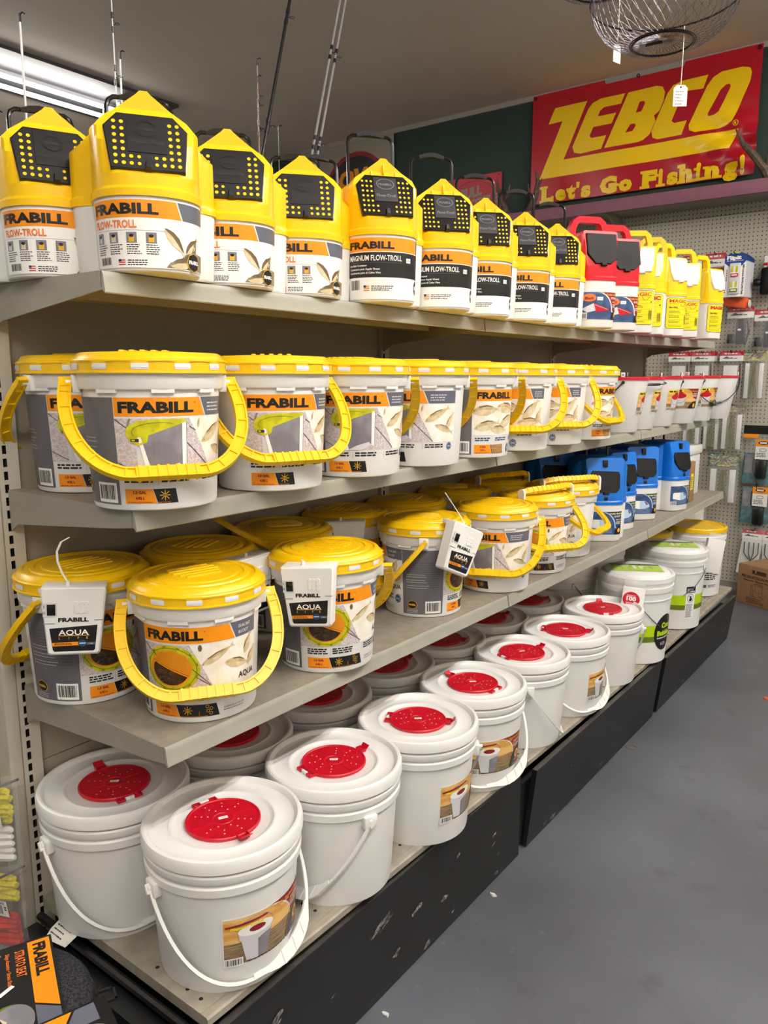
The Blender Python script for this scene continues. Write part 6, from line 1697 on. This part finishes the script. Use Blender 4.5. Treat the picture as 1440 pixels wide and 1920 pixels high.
basket(.694, 1.63, 2.353, .762, 1.60, 2.222, 'round wire fish basket hanging from the ceiling, upper right', 36, True, 20)
basket(.35, 1.97, 2.705, .437, 1.945, 2.508, 'wire fish basket hanging higher, only its bottom rim in view at the top edge', 75, False, 70)

# ================================================================ FISHING RODS BEYOND THE GONDOLA
def rod(y0, z1, y1, x0, x1, r0, r1, mt, guides, label, tipg=True):
    t = thing('fishing_rod', label, 'fishing rod', (x0, y0, 0), 0)
    A, B = Vector((0, 0, .012)), Vector((x1 - x0, y1 - y0, z1)); D = (B - A)
    n = 14
    put('blank', G().tube([A + D * i / n for i in range(n + 1)], [r0 + (r1 - r0) * i / n for i in range(n + 1)], mt, 8), t)
    put('cork_grip', G().lathe([(0.0, 0), (.014, 0), (.016, .02), (.013, .12), (.015, .26), (.012, .34), (0, .342)], 'rubber', 12, Matrix.Translation((0, 0, .0005)) @ D.to_track_quat('Z', 'Y').to_matrix().to_4x4()), t)
    g = G()
    for k in guides:
        p = A + D * k; u = D.normalized(); r = r0 + (r1 - r0) * k
        g.tube([p - u * .03, p - u * .012], r + .0016, 'rod_black', 8); g.tube([p + u * .012, p + u * .03], r + .0016, 'rod_black', 8)
        side = Vector((.78, .62, 0)); c = p + side * (.012 + r * 1.5) - u * .004
        rad = .0045 + r * .8
        g.tube([p - u * .01, c - side * rad], .0009, 'rod_black', 4); g.tube([p + u * .012, c - side * rad], .0009, 'rod_black', 4)
        g.tube([c + (side * math.cos(q) + Vector((-.62, .78, 0)) * math.sin(q)) * rad for q in [i * PI / 6 for i in range(12)]], .0011, 'rod_black', 5, closed=True)
    if tipg:
        g.tube([B - D.normalized() * .012, B + D.normalized() * .01], r1 + .0014, 'rod_black', 7); g.tube([B + D.normalized() * .008, B + Vector((.006, .006, .014)), B + Vector((.011, .009, .010))], .0022, 'rod_black', 6)
    stuff(put('guides', g, t))
X0 = -.8
rod(.55, 2.44, .562, X0, X0, .0065, .0034, 'rod_white', (.5, .7, .86), 'white fishing rod with black tip, standing at the far left')
rod(.868, 3.1, .873, X0, X0, .006, .0014, 'rod_white', (.69, .765, .815, .9), 'slim white rod running off the photo top, left of centre')
rod(.88, 2.44, .893, X0 - .02, X0, .0065, .003, 'rod_white', (.5, .7), 'short white rod with hooked black tip beside the slim one')
rod(.735, 2.27, .741, X0 - .2, X0 - .2, .004, .0012, 'rod_grey', (.6, .85, .95), 'thin grey rod in front of the lit ceiling fixture')
rod(1.49, 2.60, 1.501, X0, X0, .005, .0016, 'rod_grey', (.7, .91, .955), 'taller of two thin rods close together, grey tip')
rod(1.485, 2.53, 1.482, X0 + .02, X0 + .02, .005, .0016, 'rod_copper', (.7, .93, .965), 'copper-coloured thin rod beside the taller grey one')
rod(.88, 3.3, 1.806, X0, X0, .0115, .0055, 'rod_black', (.4, .55, .722, .852), 'thick black rod leaning to the right up to the ceiling')
rod(1.112, 3.3, 2.076, X0 + .01, X0 + .01, .0085, .004, 'rod_grey', (.4, .55, .72, .835), 'left of a leaning pair of grey rods with black wraps')
rod(1.157, 3.3, 2.118, X0, X0, .0085, .004, 'rod_grey', (.4, .55, .722, .835), 'right of a leaning pair of grey rods with black wraps')
rod(1.71, 2.43, 1.71, X0 - .1, X0 - .1, .003, .0012, 'rod_grey', (.7, .9), 'faint thin rod with small tip ring, between the leaning rods')
rod(.49, 2.17, .5, X0 - .05, X0 - .05, .003, .0012, 'rod_grey', (.7, .9), 'faint thin rod tip just above the leftmost yellow container')

# ================================================================ LOWER LEFT: LURE BAGS, SEATS, TAG
def lure_bag(x, z, cols, label, lab_z, lab, y):
    t = thing('lure_bag', label, 'package', (x, y, z), 0)
    g = G().tube([(-.01, .002, .02), (-.01, -.09, .022)], .0025, 'wire', 6); put('peg_hook', g, t)
    for k, (mt, z0, z1, n) in enumerate(cols):
        for i in range(n):
            zz = z0 + (z1 - z0) * i / max(1, n - 1); w = random.Random(i + k * 9).uniform(.0, .012)
            put('soft_lure', G().tube([(-.14, -.02 - .004 * (i % 2), zz - .03), (-.06, -.026 - .006 * (i % 3), zz - .012), (-.012 - w, -.022, zz), (-.002 - w, -.02, zz + .001)], [.0085, .0095, .0085, .004] if mt == 'lure_white' else [.0085, .0085, .008, .006], mt, 7), t)
    f = Flat(); f.rect(-.12, -.016, .0, .016, 'white_print'); f.bars(-.062, -.011, -.022, .008, 1, 18, 4); f.lines(-.015, .002, .012, 2, .005, .003, 'ink', 1, 5)
    if lab: f.text(lab, -.085, .0095, .0055, 'dark_print', 2, w=.075, bold=.03)
    put('paper_label', f.mesh('paper_label', plane_map((-.004, -.042, lab_z), (1, 0, .34), (-.34, 0, 1))), t)
    rr = random.Random(8); vs = []; nx, nz = 8, 8; z0, z1 = max(c[1] for c in cols) + .03, min(c[2] for c in cols) - .035
    for j in range(nz + 1):
        for i in range(nx + 1): vs.append((-.15 + .172 * i / nx, -.046 - rr.uniform(0, .006) + .03 * (i / nx) ** 6, z0 + (z1 - z0) * j / nz + .05 * i / nx - .03))
    put('clear_bag', G().add(vs, [(j * 9 + i, j * 9 + i + 1, j * 9 + i + 10, j * 9 + i + 9) for j in range(nz) for i in range(nx)], 'clear_bag'), t)
lure_bag(.05, .60, [('lure_yellow', 0.0, -.062, 7), ('lure_white', -.082, -.142, 5)], 'clear bag of yellow and white soft lures hanging at the left edge', -.045, None, -.04)
lure_bag(.045, .405, [('lure_yellow', 0.0, -.04, 5), ('lure_red', -.085, -.15, 7)], 'clear bag of yellow and red soft lures, lower left edge', -.052, '7" LUNKER GALS', -.04)

def seat(x, y, z, ang, label, txt, off, r=.147):
    t = thing('bucket_seat', label, 'seat', (x, y, 0), ang, 'round carpeted bucket seats')
    put('bucket_body', G().lathe([(0, .002), (r - .035, .002), (r - .03, .006), (r - .018, z - .1), (r - .01, z - .095), (r - .01, z - .06), (0, z - .06)], 'black', 40), t)
    put('seat_rim', G().lathe([(r - .012, z - .059), (r + .002, z - .055), (r + .004, z - .035), (r - .004, z - .026), (r - .02, z - .022), (0, z - .022)], 'black', 48), t)
    put('cushion', G().lathe([(r - .006, z - .0225), (r - .004, z - .01), (r - .012, z + .001), (r - .035, z + .008), (r * .5, z + .012), (0, z + .013)], 'carpet', 48), t)
    g = G()
    for yy in (-.016, .012): g.box(r - .002, r + .034, yy, yy + .004, z - .055, z - .05, 'black')
    g.box(r + .03, r + .034, -.016, .016, z - .055, z - .05, 'black'); g.box(r - .006, r + .002, -.016, .016, z - .056, z - .03, 'black'); put('strap_buckle', g, t)
    # printed card over the cushion
    f = Flat()
    f.rect(-.07, -.125, .07, .13, 'dark_print', 0); f.poly([(.03, -.045), (.066, -.07), (.066, .125), (.03, .125)], 'orange', 1); f.poly([(.03, -.05), (.066, -.075), (.066, -.105), (.03, -.105)], 'slate', 1)
    if txt:
        f.text('FRABILL', .038, .115, .022, 'dark_print', 3, w=.095, bold=.045, rot=-90); f.text('STRATO SEAT', .0085, .108, .0165, 'orange_print', 3, w=.075, bold=.02, rot=-90); f.text('Siège Assento • Strato Sitzung', -.006, .108, .007, 'orange_print', 3, w=.1, bold=.02, rot=-90); f.lines(-.017, .106, .006, 1, .004, .004, 'orange_print', 3, 2)
        for i in range(9): f.line(-.022 - i * .005, .1 - (i % 3) * .006, -.022 - i * .005, .0 - (i % 4) * .012, .0012, 'photo_grey', 2)
        f.poly([(-.018, -.005), (.004, .012), (-.001, .018), (-.024, .001)], 'white_print', 4)
    f.ell(-.01, -.075, .038, .045, 'olive_green', 1, 22); f.ell(-.004, -.075, .032, .042, 'photo_grey', 2, 22); f.poly([(-.068, -.12), (-.068, -.06), (-.03, -.045), (-.012, -.07), (-.028, -.115)], 'fish_pale', 3); f.line(-.03, -.045, -.012, -.1, .006, 'dark_print', 4)
    def fn(a, b, d):
        q = math.hypot(a, b) / r; return (a, b, z + .0148 + d)
    put('printed_card', f.mesh('printed_card', lambda a, b, d: fn(a + off, b * .9, d)), t)
seat(.335, -.245, .41, 66, 'dark grey carpeted bucket seat whose printed card has an orange stripe, lower left corner', True, .022)
seat(.632, -.33, .49, 162, 'nearer dark grey carpeted bucket seat at the bottom edge, by the base foot', False, .05)

# handwritten shelf tag under the back left white bucket
t = thing('shelf_tag', 'white handwritten paper tag sticking out under the back left white bucket', 'tag', (.150, -.004, zs(0, 0) + .0008), 0)
put('tag_card', G().loft([[(-.032, .06, 0), (.036, .06, 0), (.036, -.008, .0005), (.032, -.04, -.014), (-.028, -.048, -.017), (-.036, -.03, -.01), (-.036, -.006, .0005)],
                          [(-.032, .06, .0006), (.036, .06, .0006), (.036, -.008, .0012), (.032, -.04, -.0132), (-.028, -.048, -.0162), (-.036, -.03, -.0092), (-.036, -.006, .0012)]], 'tag'), t)
f = Flat()
for i in range(5): f.lines(-.028, -.002 + .0 - i * .0085, .05 - (i % 2) * .012, 1, .01, .0022, 'ink', 0, i + 80)
put('handwriting', f.mesh('handwriting', lambda a, b, d: (a, b, .0018 + d + (0 if b > -.008 else (b + .008) * .44))), t)

# ================================================================ FLOOR ITEMS
t = thing('cardboard_box', 'brown cardboard box with dark printing, on the floor by the far wall', 'box', (.60, 4.52, 0), -27)
put('carton', G().rbox(-.155, .155, -.125, .125, .0005, .252, 'card', .003), t)
put('top_flaps', G().box(-.153, -.0008, -.123, .123, .2522, .2545, 'card').box(.0008, .153, -.123, .123, .2522, .2545, 'card'), t)
f = Flat(); f.text('LEE', 0, .205, .026, 'card_print', 1, w=.1, bold=.1, al='c'); f.text('PRODUCTION POT IV', 0, .172, .02, 'card_print', 1, w=.25, bold=.04, al='c'); f.text('Electric Metal Melter', 0, .155, .011, 'card_print', 1, w=.22, bold=.04, al='c')
for a in ((-.05, .06, -.05, .125), (-.05, .125, -.02, .145), (-.02, .145, .03, .14), (.03, .14, .03, .08), (-.02, .145, -.02, .1), (-.035, .06, -.035, .118), (-.05, .06, .0, .06), (.0, .075, .045, .06)): f.line(*a, .0022, 'card_print', 1)
f.ring(.005, .14, .03, .008, .002, 'card_print', 1, 20); f.ring(.005, .1, .03, .008, .002, 'card_print', 1, 20, 180, 360); f.lines(-.08, .045, .13, 4, .009, .004, 'card_print', 1, 5)
put('box_print', f.mesh('box_print', plane_map((0, -.1254, 0), (1, 0, 0), (0, 0, 1))), t)
tag(put('rubber_band', G().tube([(.024 * math.cos(i * PI / 12), .016 * math.sin(i * PI / 12), .0018) for i in range(24)], .0016, 'rubber', 6, closed=True), None, (.573, 2.083, 0)), 'tan rubber band lying on the floor by the middle kick board', 'rubber band')
def scrap(x, y, s, label, mt='litter', seed=1):
    rr = random.Random(seed); n = 9
    top = [(s * rr.uniform(.5, 1) * math.cos(2 * PI * i / n), s * .6 * rr.uniform(.5, 1) * math.sin(2 * PI * i / n)) for i in range(n)]
    tag(put('litter_scrap', G().loft([[(a, b, .0003) for a, b in top], [(a * .9, b * .9, .003 + rr.uniform(0, .004)) for a, b in top]], mt), None, (x, y, 0)), label, 'litter')
scrap(.575, .985, .013, 'white paper scrap on the floor near the middle of the first kick board', seed=2)
scrap(.585, .475, .012, 'white paint flake on the floor at the bottom photo edge', seed=3)
scrap(.905, 2.905, .03, 'small red-brown wrapper at the right edge of the floor', 'foam_orange', 4)
